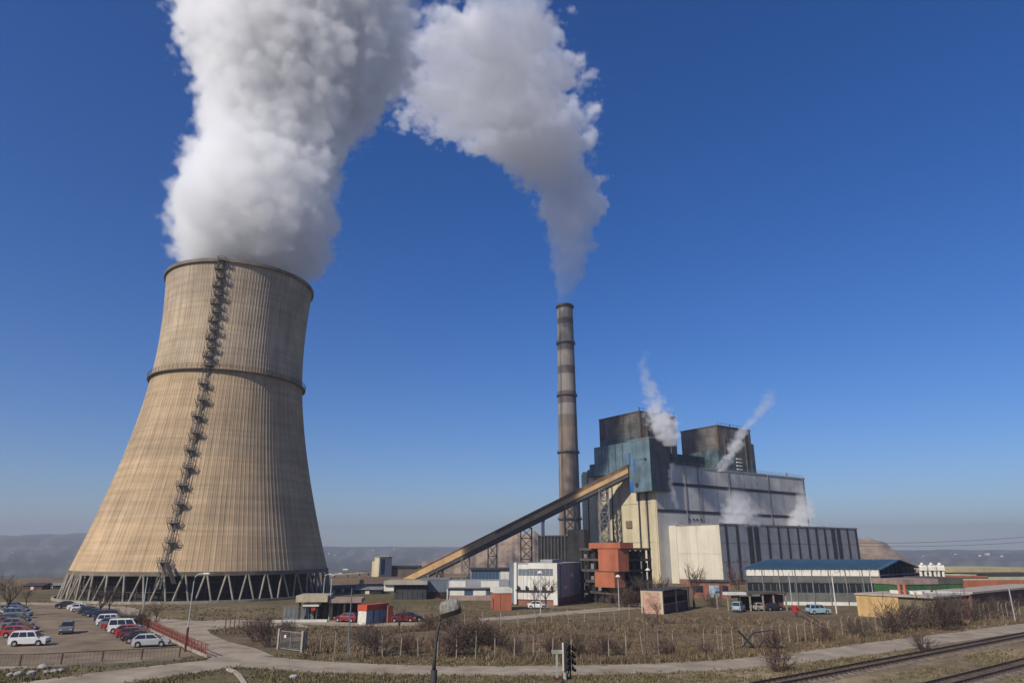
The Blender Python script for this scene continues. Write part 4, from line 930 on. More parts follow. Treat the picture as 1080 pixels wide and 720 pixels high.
def rail_signal():
    Y = 36.; x, zb = XZ(597.3, 720, Y); rt = empty('railway_signal', (x,Y), R(12), 'tall railway signal with four dark hooded lamps beside the track', 'railway signal')
    zt = ZAT(677.5, Y); z1 = ZAT(713, Y)
    MB().tube([(-.06,0,0),(-.06,0,zt-.15)], .085, 10).build('post', mat('pale_signal_post', (.36,.36,.31), var=.2, scale=2.), rt)
    hd = MB().profile_x([(-.12,z1+.25),(.0,z1+.25),(.0,zt),(-.12,zt)], -.16, .20).build('signal_head', STEEL, rt)
    bl = mat('black_hood', (.02,.02,.02), var=.2, scale=2.)
    MB().box(-.17,-.13,-.13,0.02,z1+.25,zt+.02).build('pale_edge', PALEW, hd)
    for k in range(4):
        z = zt-.2-k*(zt-z1-.3)/4; h = MB(); n = 10
        vs = [(.1+.17*math.cos(a), y, z+.17*math.sin(a)) for y in (-.12,-.52) for a in [R(-20)+R(220)*i/(n-1) for i in range(n)]]
        h.add(vs, [(i,i+1,i+1+n,i+n) for i in range(n-1)]).build('lamp_hood', bl, hd)
        MB().tube([(.1,-.125,z),(.1,-.16,z)], .13, 12).build('lens', GLASSD, hd)
        MB().tube([(.30,-.06,z-.05),(.42,-.2,z-.12)], .07, 6).build('hood_bracket', bl, hd)
    m = MB(); m.beam((-.06,.2,z1-.1),(.35,.2,z1-.1),.1); m.beam((.28,.2,z1-.1),(.28,.2,z1+.5),.06); m.beam((.08,.2,z1-.1),(.30,.2,z1+.55),.05); m.build('maintenance_step', STEEL, rt)
    MB().box(-.62,-.2,-.2,.2,z1-.12,z1-.02).build('platform', RUSTRED, rt)
    zT = ZAT(686.7, Y)
    MB().beam((-.45,0,z1-.02),(-.45,0,zT),.09).build('side_post', mat('pale_signal_post', (.36,.36,.31)), rt); MB().beam((-.70,0,zT),(-.12,0,zT),.06,.16).build('crossbar', mat('pale_signal_post', (.36,.36,.31)), rt)
    l = MB()
    for s in (-.17,.05): l.beam((s,.12,0),(s,.12,z1),.035)
    for k in range(16): l.beam((-.17,.12,.3+k*.35),(.05,.12,.3+k*.35),.03)
    l.build('ladder', STEEL, rt)
rail_signal()

# ------------------------------------------------------------------ vehicles
def car_proto(style):
    root = empty('parked_car', (0,0), 0)
    L2, W2 = 2.05, .84
    arch = lambda cx, r=.37: [(cx+r*math.cos(a), .31+r*math.sin(a)) for a in [math.pi-k*math.pi/8 for k in range(9)]]
    low = [(-L2,.32)]+[(-L2+.08,.22)]+arch(-1.27)+arch(1.27)+[(L2-.08,.22),(L2,.34),(L2+.02,.55)]
    if style == 'hatch':  top = [(L2-.12,.74),(.98,.93),(.28,1.40),(-.2,1.45),(-1.45,1.40),(-1.93,.98),(-2.06,.60)]; gl = dict(front=((.93,.96),(.30,1.37)), rear=((-1.90,1.0),(-1.50,1.36)), x0=-1.78, x1=.92, xt0=-1.42, xt1=.30, zt=1.37)
    elif style == 'sedan': top = [(L2-.1,.72),(1.0,.91),(.35,1.38),(-.2,1.42),(-.95,1.38),(-1.50,.98),(-2.02,.93),(-2.08,.60)]; gl = dict(front=((.95,.94),(.37,1.35)), rear=((-1.46,1.0),(-1.0,1.35)), x0=-1.42, x1=.94, xt0=-.95, xt1=.36, zt=1.35)
    elif style == 'suv':  top = [(L2-.05,.86),(1.05,1.02),(.55,1.60),(0,1.68),(-1.75,1.66),(-2.05,1.05),(-2.12,.62)]; gl = dict(front=((1.01,1.05),(.58,1.57)), rear=((-2.03,1.1),(-1.80,1.60)), x0=-1.95, x1=1.0, xt0=-1.72, xt1=.57, zt=1.58)
    else:                 top = [(L2-.02,.88),(1.55,1.08),(.95,1.75),(.3,1.86),(-1.95,1.84),(-2.08,1.1),(-2.1,.62)]; gl = dict(front=((1.5,1.12),(.98,1.72)), rear=((-2.08,1.15),(-1.99,1.75)), x0=-1.95, x1=1.42, xt0=-1.9, xt1=.95, zt=1.74)
    poly = low+top; zb = gl['front'][0][1]-.05; zr = max(z for _, z in poly)
    wid = lambda z: W2 if z <= zb else W2-(z-zb)/(zr-zb)*.20
    n = len(poly); mb = MB(); vs = [(x,-wid(z)+(.05 if z < .25 else 0),z) for x,z in poly]+[(x,wid(z)-(.05 if z < .25 else 0),z) for x,z in poly]
    mb.add(vs, [tuple(range(n)), tuple(range(n,2*n))[::-1]]+[(i,(i+1)%n,(i+1)%n+n,i+n) for i in range(n)])
    body = mb.build('body', PAINT['white'], root); bm = bmesh.new(); bm.from_mesh(body.data)
    bmesh.ops.bevel(bm, geom=[e for e in bm.edges if len(e.link_faces) == 2 and e.calc_face_angle(0) > .9 and abs(e.verts[0].co.y-e.verts[1].co.y) < .3 and max(e.verts[0].co.z, e.verts[1].co.z) > .5], offset=.05, segments=2, affect='EDGES'); bm.to_mesh(body.data); bm.free()
    # side windows split by a pillar
    z0, z1 = zb+.07, gl['zt']; xm = (gl['x0']+gl['x1'])/2-.05; nwin = 3 if style in ('suv','van') else 2
    lo = np.linspace(gl['x0'], gl['x1']-.1, nwin+1); hi = np.linspace(gl['xt0'], gl['xt1']-.06, nwin+1)
    for s in (-1, 1):
        for k in range(nwin):
            a0, a1, b0, b1 = lo[k]+.05, lo[k+1]-.04, hi[k]+.05, hi[k+1]-.04
            MB().add([(a0,s*(wid(z0)+.012),z0),(a1,s*(wid(z0)+.012),z0),(b1,s*(wid(z1)+.012),z1),(b0,s*(wid(z1)+.012),z1)], [(0,1,2,3)]).build('window', GLASSD, root)
        MB().box(1.0,1.1,min(s*.84,s*1.0),max(s*.84,s*1.0),zb+.05,zb+.18).build('mirror', STEEL, root) if style != 'sedan' else None
    for key, off in (('front',1),('rear',-1)):
        (xa, za), (xb, zb_) = gl[key]; o = .03*off
        MB().add([(xa+o,-wid(za)+.09,za+.02),(xa+o,wid(za)-.09,za+.02),(xb+o,wid(zb_)-.08,zb_+.02),(xb+o,-wid(zb_)+.08,zb_+.02)], [(0,1,2,3)]).build('windscreen' if off > 0 else 'rear_window', GLASSD, root)
    for cx in (-1.27, 1.27):
        for s in (-1, 1):
            y = s*.74; w = MB().tube([(cx,y-.1,.31),(cx,y+.1,.31)], .31, 16).build('wheel', mat('tyre_rubber', (.022,.022,.022), var=.2, scale=2.), root)
            MB().tube([(cx,y+s*.1,.31),(cx,y+s*.115,.31)], .18, 10).build('rim', mat('wheel_rim', (.33,.33,.34), var=.1, scale=3., rough=.4), w)
    for s in (-1, 1):
        MB().box(L2-.16,L2+.03,s*.62-.17,s*.62+.17,.58,.72).build('headlight', mat('headlamp', (.55,.56,.56), var=.1, scale=3., rough=.2), root)
        MB().box(-L2-.06,-L2+.06,s*.66-.12,s*.66+.12,.70,.92).build('tail_light', mat('tail_lamp', (.40,.03,.02), var=.1, scale=3., rough=.3), root)
    MB().box(L2-.04,L2+.05,-.72,.72,.30,.48).build('bumper', STEEL, root); MB().box(-L2-.09,-L2+.04,-.72,.72,.32,.50).build('bumper', STEEL, root)
    register(root); return root
def paint(n, c, rough=.35):
    m = mat('paint_'+n, c, rough=rough, var=.06, scale=2., spec=.5); return m
PAINT = {k: paint(k, c) for k, c in dict(white=(.66,.66,.63), silver=(.42,.43,.43), red=(.36,.035,.03), maroon=(.13,.025,.03), darkblue=(.025,.04,.085), blue=(.06,.12,.24), grey=(.15,.16,.17), black=(.025,.026,.03), greyblue=(.13,.17,.22), beige=(.42,.38,.30), darkred=(.2,.02,.02), paleblue=(.28,.40,.46)).items()}
PROTO = {s: car_proto(s) for s in ('hatch','sedan','suv','van')}
AXIS = math.atan2(.62, .79)
used = set()
def park(style, col, u, v, rz, label, group, cat='car', sc=1.):
    p = G(u, v) if not hasattr(u, '__len__') else np.array(u)
    if style not in used: used.add(style); o = PROTO[style]; o.location = (*p,.02); o.rotation_euler[2] = rz; o.scale = (sc,)*3; o['label'] = label
    else: o = dup(PROTO[style], None, (*p,.02), rz, sc, label)
    o['category'] = cat; o['group'] = group
    for ch in KIDS.get(o.name, []):
        if ch.name.startswith('body'): ch.material_slots[0].link = 'OBJECT'; ch.material_slots[0].material = PAINT[col]
    return o
LG, RG = 'cars parked down the left edge of the car park', 'cars parked along the red railing'
park('suv','white',30,680.5,AXIS-.42,'white off-road car parked nearest at the left end of the car park',LG)
for st, c, u, v, lab in (('hatch','red',20,671.5,'bright red hatchback just behind the white off-road car'),('sedan','maroon',21,666.5,'maroon saloon second behind the white off-road car'),('hatch','grey',17,662.5,'grey hatchback with dark windows behind the maroon saloon'),
    ('sedan','darkred',3,660.5,'dark red saloon cut by the picture edge'),('hatch','black',15,657,'black hatchback behind the grey one in the left row'),('suv','greyblue',18,651.5,'large grey blue estate far down the left row'),('sedan','silver',10,649,'silver saloon half hidden behind the grey blue estate'),('hatch','blue',16,646,'mid blue hatchback near the far end of the left row'),('sedan','darkblue',15,643,'dark blue saloon, last car of the left row')):
    park(st, c, u, v, AXIS-.42+RNG.normal()*.03, lab, LG)
for st, c, u, v, lab in (('hatch','silver',158.5,681.5,'silver hatchback parked nearest at the foot of the red railing'),('sedan','black',149,677.2,'black saloon tucked behind the silver hatchback'),('hatch','maroon',142.5,673.6,'maroon hatchback third along the red railing'),('hatch','red',138.5,670.2,'red hatchback between maroon hatchback and white van'),('van','white',131,666.8,'white van with high roof in the middle of the railing row'),('sedan','red',124.5,663.8,'red saloon behind the white van'),
    ('hatch','greyblue',120.5,661.4,'grey blue hatchback beyond the red saloon'),('suv','white',117.5,659.2,'white off-road car halfway along the railing row'),('van','darkblue',115,655.6,'dark blue van behind the white off-road car'),('sedan','darkblue',102.5,650,'dark blue saloon beside the bare trees'),('hatch','black',97.5,648.2,'black hatchback close to the bare trees'),('sedan','grey',93,646.4,'grey saloon toward the far end of the railing row'),('hatch','white',87,644.6,'white hatchback near the far end of the railing row'),('sedan','white',83.5,643,'white saloon beside the white hatchback at the far end'),('sedan','black',71,641.2,'black saloon alone at the far end of the car park')):
    park(st, c, u, v, AXIS-.36+RNG.normal()*.03, lab, RG)
park('suv','grey',69.5,667.5,-R(62),'grey car standing alone in the middle of the car park','cars in the open',sc=.95)
YG = 'vehicles in the works yards'
park('hatch','darkred',366,655.5,R(160),'dark red hatchback under the gatehouse eave',YG)
park('sedan','darkred',424,655.5,R(10),'dark red saloon right of the orange board',YG); park('hatch','black',433,655,R(15),'black hatchback at the end of the kiosk yard',YG)
park('van','paleblue',779.5,644.8,R(60),'pale blue van under the white fascia of the carport',YG,'van'); park('hatch','beige',803,643.5,R(20),'beige hatchback deep in the shade of the carport',YG); park('sedan','black',815,643.5,R(20),'black saloon in the carport by the brick back wall',YG)
park('suv','paleblue',863.5,647.2,R(8),'pale blue grey car beside the barrier arm',YG)
park('sedan','white',567,641.5,R(-5),'white saloon at the brick base of the office block',YG)
# barrier arm with red counterweight
p = G(840.5, 650.5); rt = empty('barrier', p, 0, 'slanting barrier arm with red counterweight disc', 'barrier')
B(-.15,.15,-.15,.15,0,1.5).build('barrier_post', STEEL, rt); MB().tube([(-.2,-.3,1.35),(-.2,-.14,1.35)], .62, 18).build('red_disc', REDP, rt)
x1, z1 = XZ(870, 661, p[1]-12); q = G(870.5, 668); MB().beam((0,0,1.6), (q[0]-p[0], q[1]-p[1], 1.1), .12).build('arm', STEEL, rt); B(q[0]-p[0]-.1,q[0]-p[0]+.1,q[1]-p[1]-.1,q[1]-p[1]+.1,0,1.2).build('rest_post', WOODP, rt)
# black crossed steel trestle by the road
p = G(788, 684); rt = empty('steel_trestle', p, R(6), 'black crossed steel trestle lying beside the road', 'trestle')
m = MB()
for x in (0,): m.beam((x-.9,0,2.0),(x+1.1,.3,0),.16); m.beam((x+1.0,0,1.8),(x-.6,.3,.0),.16)
m.build('cross_frame', BLACKB, rt); m = MB(); m.beam((1.0,0,1.75),(3.4,0,2.0),.12); m.beam((3.4,0,2.0),(3.5,0,0),.14); m.beam((1.4,.1,.1),(2.5,.1,1.2),.12); m.beam((2.5,.1,1.2),(3.5,.1,.1),.12); m.build('side_frame', BLACKB, rt)
# boulders and kerb stone
def stone(u, v, r, label):
    bm = bmesh.new(); bmesh.ops.create_icosphere(bm, subdivisions=2, radius=r)
    for q in bm.verts: q.co *= 1+RNG.normal()*.10; q.co.z *= .62
    me = bpy.data.meshes.new('stone'); bm.to_mesh(me); bm.free(); me.materials.append(mat('pale_stone', (.40,.38,.34), var=.25, scale=2.))
    o = bpy.data.objects.new('stone', me); COL.objects.link(o); p = G(u, v); o.location = (*p, r*.3); tag(o, label, 'stone', 'pale stones at the car park fence')
stone(45, 704.6, .5, 'largest pale boulder, touching the rusty fence'); stone(11, 712.5, .35, 'flat pale stone in the grass, first of the row'); stone(19, 712, .4, 'pale stone second in the row before the fence'); stone(33, 711, .42, 'pale stone in the row below the large boulder'); stone(49, 709.5, .3, 'small pale stone close under the large boulder'); stone(57, 709, .36, 'pale stone near the end of the row'); stone(64, 708, .34, 'pale stone closing the row before the fence')
stone(310, 715, .38, 'lone tan rock in the grass below the road')
kp = [G(240,706.5), G(246,708.5), G(252,713), G(258,722), G(262,732)]; rt = empty('kerb_stones', kp[0], 0, 'curved pale kerb of old stones at the verge below the road', 'kerb')
for a_, b_ in zip(kp[:-1], kp[1:]): m = MB(); obox(m, (*(a_-kp[0]),0), (*(b_-kp[0]),0), -.16, .16, 0, .22); m.build('kerb_stone', mat('pale_kerb', (.38,.33,.26), var=.25, scale=1.), rt)

# ------------------------------------------------------------------ trees, shrubs, weeds
def branchy(rl, mb, p, d, ln, r, depth, spread, thin, upw=.25):
    n = 3; pts = [p]; q = Vector(p); dd = Vector(d)
    for k in range(n):
        dd = (dd+Vector((rl.gauss(0,.16), rl.gauss(0,.16), rl.gauss(0,.10)+upw*.10))).normalized(); q = q+dd*ln/n; pts.append(q.copy())
    mb.tube(pts, [r*(1-.45*k/n) for k in range(n+1)], 4 if r > .03 else 3, False)
    if depth == 0: return
    nb = rl.choice([2,3,3]) if depth > 1 else 3
    for k in range(nb):
        t = rl.uniform(.45, 1.0) if k else 1.0; b0 = pts[min(n, int(t*n))]
        nd = (dd+Vector((rl.gauss(0,spread), rl.gauss(0,spread), rl.gauss(0,spread*.6)+upw))).normalized()
        branchy(rl, mb, b0, nd, ln*rl.uniform(.6,.85), max(thin, r*.58), depth-1, spread, thin, upw)
def tree_proto(seed, h=7., spread=.5, m=TWIG):
    rl = random.Random(seed); rt = empty('bare_tree', (0,0)); t = MB(); t.tube([(0,0,-.1),(rl.gauss(0,.1),rl.gauss(0,.1),h*.18),(rl.gauss(0,.2),rl.gauss(0,.2),h*.34)], [.19,.14,.11], 7); t.build('trunk', BARK, rt)
    c = MB(); top = Vector(t.v[-1])
    for k in range(5):
        a = k*1.26+rl.random(); s0 = Vector((0,0,h*rl.uniform(.2,.34))) if k else top
        branchy(rl, c, s0, Vector((math.cos(a)*.5, math.sin(a)*.5, 1)).normalized(), h*.24, .075, 4, spread, .016)
    c.build('crown', m, rt); register(rt); return rt
def shrub_proto(seed, h=2.4, n=16, m=TWIG, wide=.55):
    rl = random.Random(seed); mb = MB()
    for k in range(n):
        a = rl.random()*6.28; b0 = Vector((math.cos(a)*rl.random()*.5, math.sin(a)*rl.random()*.5, -.05))
        branchy(rl, mb, b0, Vector((math.cos(a)*wide*rl.random()*1.6, math.sin(a)*wide*rl.random()*1.6, 1)).normalized(), h*rl.uniform(.32,.52), .028, 3, .42, .013, .12)
    return mb.build('bare_shrub', m)
TP = [tree_proto(1), tree_proto(2, 7, .6), tree_proto(3, 7, .42, TWIGR)]
SPR = [shrub_proto(11), shrub_proto(12, 2.4, 18, TWIGR, .7), shrub_proto(13, 2.4, 22, TWIG, .9)]
usedp = set()
def plant(pool, k, u, v, hpx, hnom, label, cat, group):
    p = G(u, v); hh = ZAT(v-hpx, p[1]); s = hh/hnom; o = pool[k]; rz = RNG.uniform(0, 6.28)
    if id(o) not in usedp: usedp.add(id(o)); o.location = (*p,0); o.rotation_euler[2] = rz; o.scale = (s,s,s); tag(o, label)
    else: o = dup(o, None, (*p,0), rz, (s*RNG.uniform(.9,1.15), s*RNG.uniform(.9,1.15), s), label)
    tag(o, None, cat, group); return o
for k, u, v, h, lab in ((0,6,650,50,'hazy bare tree rising at the left edge behind the parked cars'),(1,26,641,24,'low spreading bare tree behind the left row of cars'),(0,104,652,44,'tall bare tree among the cars before the tower legs'),(1,113,651,38,'bare tree next to the tall one by the railing cars'),(2,164,657,24,'reddish bare sapling on the bend of the side road'),
    (1,679,640,40,'dark bare tree at the foot of the frame building'),(0,690,640,36,'bushy bare tree beside the brick shed'),(2,701,632,26,'reddish bare tree behind the brick shed'),(0,732.5,640,52,'tall bare tree in front of the cream turbine gable'),(2,779,634,44,'reddish bare tree at the turbine hall corner'),(1,575,644,42,'bare tree before the white office facade'),(2,564,643,26,'bare sapling by the orange annex end of the office'),
    (1,694,658,28,'bare tree standing before the brick shed wall'),(0,688.5,668,26,'thin bare sapling in the brown field'),(2,421,667,30,'bare tree beside the orange board'),(0,388,672,20,'small bare tree under the kiosk'),(1,760,634,22,'bare bush like tree beside the brick house')):
    plant(TP, k, u, v, h, 6.6, lab, 'tree', 'leafless trees')
SHR = [(0,284,682,36,'big dark shrub behind the mesh gate'),(1,270,676,26,'brown shrub left of the big dark shrub'),(2,300,671,18,'low shrub above the mesh gate'),(1,152,664,22,'red brown shrub at the top of the red railing'),(2,142,660,16,'low shrub between cars and red railing'),(0,398,691,34,'dark shrub below the kiosk at the fence'),(2,384,680,20,'brown shrub in front of the kiosk'),(1,432,690,24,'reddish shrub between kiosk and near street lamp'),
  (0,470,692,36,'tall dark shrub just right of the near street lamp'),(1,484,685,32,'first shrub of the red brown thicket'),(2,498,684,30,'broad shrub in the heart of the thicket'),(1,512,683,30,'red brown shrub in the thicket above the fence'),(0,527,684,24,'dark shrub closing the thicket'),(2,546,692,18,'low shrub before the signal'),(1,584,692,22,'shrub just left of the signal'),(2,612,692,24,'shrub just right of the signal'),(1,634,691,22,'second shrub right of the signal'),(0,655,691,20,'shrub near the wooden pole'),(2,700,690,18,'low shrub right of the wooden pole'),
  (1,822,708,30,'reddish bush on the verge between road and track'),(2,975,686,18,'round brown bush beside the rails'),(1,814,684,22,'reddish shrub beside the black trestle'),(0,945,664,34,'arching shrub before the ochre wall'),(2,936,668,26,'bramble spilling over the fence at the ochre wall'),(0,966,662,26,'shrub before the olive wall'),(2,988,660,34,'dark dense shrub at the olive wall corner'),(0,997,664,30,'shrub growing through the fence before the red works'),(1,1010,659,26,'shrub before the red brick works'),(2,1026,655,24,'shrub where brick works meets brick wing'),(1,1046,652,20,'shrub under the brick wing'),(0,1066,649,20,'shrub under the brick wing by the pale post'),
  (2,745,690,14,'low bramble on the road edge before the trestle'),(1,869,676,18,'shrub at the barrier rest post'),(2,903,671,20,'shrub left of the ochre wall'),(1,450,664,18,'shrub on the grass bank below the blue box building'),(0,470,665,22,'dark shrub on the bank beside the near lamp head'),(2,655,640,22,'dark scrub at the frame building foot'),(1,668,640,20,'reddish scrub between frame building and trees'),(2,752,640,16,'scrub before the brick house door')]
for k, u, v, h, lab in SHR: plant(SPR, k, u, v, h, 2.1, lab, 'shrub', 'leafless shrubs')

def in_poly(x, y, poly):
    p = np.array(poly); r = np.zeros(len(x), bool); j = len(p)-1
    for i in range(len(p)):
        c = ((p[i,1] > y) != (p[j,1] > y)) & (x < (p[j,0]-p[i,0])*(y-p[i,1])/(p[j,1]-p[i,1]+1e-9)+p[i,0]); r ^= c; j = i
    return r
def weeds(name, n, vlo, vhi, hfun, keep, cols, blades=6, wd=.028):
    u = RNG.uniform(-60, 1140, n); v = vlo+(vhi-vlo)*RNG.uniform(0, 1, n)
    ok = keep(u, v)
    ju, jv = u+RNG.normal(0,2.0,n), v+RNG.normal(0,.9,n)
    for poly in EXCL: ok &= ~in_poly(ju, jv, poly)
    u, v = u[ok], v[ok]; P = np.array([G(a, b) for a, b in zip(u, v)])
    th = vnoise(P[:,0]/3.1, P[:,1]/3.1, 41)+.6*vnoise(P[:,0]/11, P[:,1]/11, 42); k_ = th > RNG.uniform(-.9,.35,len(P)); u, v, P = u[k_], v[k_], P[k_]; m = len(P)
    H = hfun(u, v, P); c = RNG.integers(0, len(cols), m); base = np.array(cols)[c]*RNG.uniform(.75,1.25,(m,1))
    V = []; C = []
    for k in range(blades):
        a = RNG.uniform(0, 6.28, m); off = RNG.normal(0, .16, (m,2)); ln = H*RNG.uniform(.55, 1.15, m); lean = RNG.uniform(.1, .6, m)*ln; b = RNG.uniform(0, 6.28, m)
        px, py = P[:,0]+off[:,0], P[:,1]+off[:,1]; w = wd*RNG.uniform(.6,1.5,m)*(1+P[:,1]/110)
        V.append(np.stack([np.stack([px-w*np.cos(a), py-w*np.sin(a), 0*px], -1), np.stack([px+w*np.cos(a), py+w*np.sin(a), 0*px], -1), np.stack([px+lean*np.cos(b), py+lean*np.sin(b), ln], -1)], 1)); C.append(np.repeat((base*RNG.uniform(.85,1.15,(m,1)))[:,None,:], 3, 1))
    V = np.concatenate(V).reshape(-1,3); C = np.concatenate(C).reshape(-1,3); F = np.arange(len(V)).reshape(-1,3)
    mm = bpy.data.materials.get('weed_blades')
    if not mm:
        mm, nt, b_ = nt_of('weed_blades'); at = nt.nodes.new('ShaderNodeAttribute'); at.attribute_name = 'tint'; nt.links.new(at.outputs['Color'], b_.inputs['Base Color']); b_.inputs['Roughness'].default_value = 1; b_.inputs['Specular IOR Level'].default_value = .05
    o = npmesh(name, V, F, mm); ca = o.data.color_attributes.new('tint','FLOAT_COLOR','POINT'); ca.data.foreach_set('color', np.hstack([C, np.ones((len(C),1))]).astype(np.float32).ravel())
    tag(o, kind='stuff'); return o
roadv = lambda u: np.interp(u, [-40,215,255,290,400,540,700,820,930,1080,1200],[730,696,689,693,700,702,699,690,675.5,657,643])
weeds('dry_grass', 26000, 684, 736, lambda u,v,P: RNG.uniform(.10,.34,len(u)), lambda u,v: v > np.interp(u,[-60,60,215,300,760,1080,1200],[700,700,692,690,690,655,640]), [(.17,.135,.075),(.12,.105,.05),(.21,.165,.095),(.10,.092,.042)])
weeds('field_weeds', 34000, 652, 700, lambda u,v,P: RNG.uniform(.12,.62,len(u))*(.45+.9*(vnoise(P[:,0]/7,P[:,1]/4,31) > .05)), lambda u,v: (v < roadv(u)+1) & (v > np.interp(u,[300,420,480,680,840,950,1080],[668,664,655,652,652,650,640])) & (u > 318), [(.175,.12,.075),(.145,.095,.064),(.23,.17,.10),(.12,.088,.058),(.13,.11,.055)], 6)
weeds('bank_grass', 16000, 628, 668, lambda u,v,P: RNG.uniform(.12,.45,len(u)), lambda u,v: (v < np.interp(u,[300,420,480,680,840,950,1080],[690,664,657,652,652,648,640])) & ~((u > 300)&(u < 447)&(v < 660)) & (v > np.interp(u,[-60,60,130,280,360,480,540,700,780,900],[634,634,638,640,634,636,646,641,650,655])), [(.135,.108,.055),(.18,.142,.075),(.11,.088,.05)], 5)

# ------------------------------------------------------------------ villages on the far hillsides
wallm = mat('far_white_wall', (.62,.60,.57), var=.1, scale=.1)
for k, (a_, r_, s_) in enumerate([(-36.2,3300,.7),(-35.4,3050,.8),(-34.9,2500,.8),(-33.5,3380,1.2),(-33.1,3300,.8),(-14.8,3100,1.5),(-14.3,3150,1.8),(-13.9,3050,1.2),(-12.9,3200,1.),(-11.0,3300,1.1),(-9.4,3300,1.3),(33.2,2900,1.6),(33.6,2950,2.2),(34.4,2900,1.2),(31.8,3100,1.),(29.9,3200,1.)]):
    X, Y = r_*math.sin(R(a_)), r_*math.cos(R(a_)); z = float(terrain(np.array([X]), np.array([Y]))[0])
    rt = empty('village_house', (X,Y,z), R(k*37), 'tiny white house on the hazy far hillside', 'house', 'village houses on the far hills')
    s_ *= .55; B(-6*s_,6*s_,-4*s_,4*s_,-3,6*s_).build('wall', wallm, rt); MB().profile_x([(-4.6*s_,6*s_),(4.6*s_,6*s_),(0,9*s_)], -6.5*s_, 6.5*s_).build('roof', RUSTRED, rt)

# ------------------------------------------------------------------ steam, smoke and air
def vol_material(name, stations, D, s1, a1, s2, a2, edge, H, span, seed=0., col=(.995,.995,.995), aniso=.1, base_fade=0.):
    m = bpy.data.materials.new(name); m.use_nodes = True; nt = m.node_tree; N, L = nt.nodes, nt.links; N.clear()
    out = N.new('ShaderNodeOutputMaterial'); pv = N.new('ShaderNodeVolumePrincipled'); L.new(pv.outputs[0], out.inputs['Volume'])
    pv.inputs['Color'].default_value = (*col,1); pv.inputs['Anisotropy'].default_value = aniso
    tc = N.new('ShaderNodeTexCoord'); P = tc.outputs['Object']; sx = N.new('ShaderNodeSeparateXYZ'); L.new(P, sx.inputs[0])
    def math_(op, a, b=None, c=None):
        n = N.new('ShaderNodeMath'); n.operation = op
        for i, x in enumerate((a,b,c)):
            if x is None: continue
            if isinstance(x, (int,float)): n.inputs[i].default_value = x
            else: L.new(x, n.inputs[i])
        return n.outputs[0]
    ramp = N.new('ShaderNodeValToRGB'); L.new(math_('DIVIDE', sx.outputs[2], H), ramp.inputs[0]); els = ramp.color_ramp.elements
    st = [(z/H, x/span+.5, y/span+.5, r/span, k) for z,x,y,r,k in stations]
    els[0].position, els[1].position = max(0,st[0][0]), min(1,st[-1][0])
    els[0].color, els[1].color = (*st[0][1:4],st[0][4]), (*st[-1][1:4],st[-1][4])
    for s in st[1:-1]: e = els.new(s[0]); e.color = (*s[1:4], s[4])
    sr = N.new('ShaderNodeSeparateColor'); L.new(ramp.outputs[0], sr.inputs[0])
    un = lambda o, k: math_('MULTIPLY_ADD', o, span, -span*k)
    dx = math_('SUBTRACT', sx.outputs[0], un(sr.outputs[0], .5)); dy = math_('SUBTRACT', sx.outputs[1], un(sr.outputs[1], .5))
    d = math_('SQRT', math_('ADD', math_('MULTIPLY', dx, dx), math_('MULTIPLY', dy, dy))); d = math_('DIVIDE', d, un(sr.outputs[2], 0.))
    f = math_('SUBTRACT', 1., d)
    wn = N.new('ShaderNodeTexNoise'); wn.inputs['Scale'].default_value = s2*.8; wn.inputs['Detail'].default_value = 2; L.new(P, wn.inputs['Vector'])
    wv = N.new('ShaderNodeVectorMath'); wv.operation = 'MULTIPLY_ADD'; L.new(wn.outputs['Color'], wv.inputs[0]); wv.inputs[1].default_value = (.55/s2,)*3; wv.inputs[2].default_value = (seed*37.,seed*11.,0); 
    wa = N.new('ShaderNodeVectorMath'); L.new(wv.outputs[0], wa.inputs[0]); L.new(P, wa.inputs[1])
    vo = N.new('ShaderNodeTexVoronoi'); vo.inputs['Scale'].default_value = s2*.75; vo.inputs['Detail'].default_value = 1.6; vo.inputs['Roughness'].default_value = .55; L.new(wa.outputs[0], vo.inputs['Vector'])
    f = math_('ADD', f, math_('MULTIPLY_ADD', vo.outputs['Distance'], -a2*2, a2*.9))
    n = N.new('ShaderNodeTexNoise'); n.noise_dimensions = '4D'; n.inputs['W'].default_value = seed; n.inputs['Scale'].default_value = s1; n.inputs['Detail'].default_value = 5; n.inputs['Roughness'].default_value = .58; L.new(P, n.inputs['Vector'])
    f = math_('ADD', f, math_('MULTIPLY_ADD', n.outputs['Fac'], 2*a1, -a1))
    mr = N.new('ShaderNodeMapRange'); mr.interpolation_type = 'SMOOTHSTEP'; mr.inputs[1].default_value = 0; mr.inputs[2].default_value = edge; mr.inputs[3].default_value = 0; mr.inputs[4].default_value = D; L.new(f, mr.inputs[0])
    L.new(math_('MULTIPLY', mr.outputs[0], ramp.outputs[1]), pv.inputs['Density'])
    return m
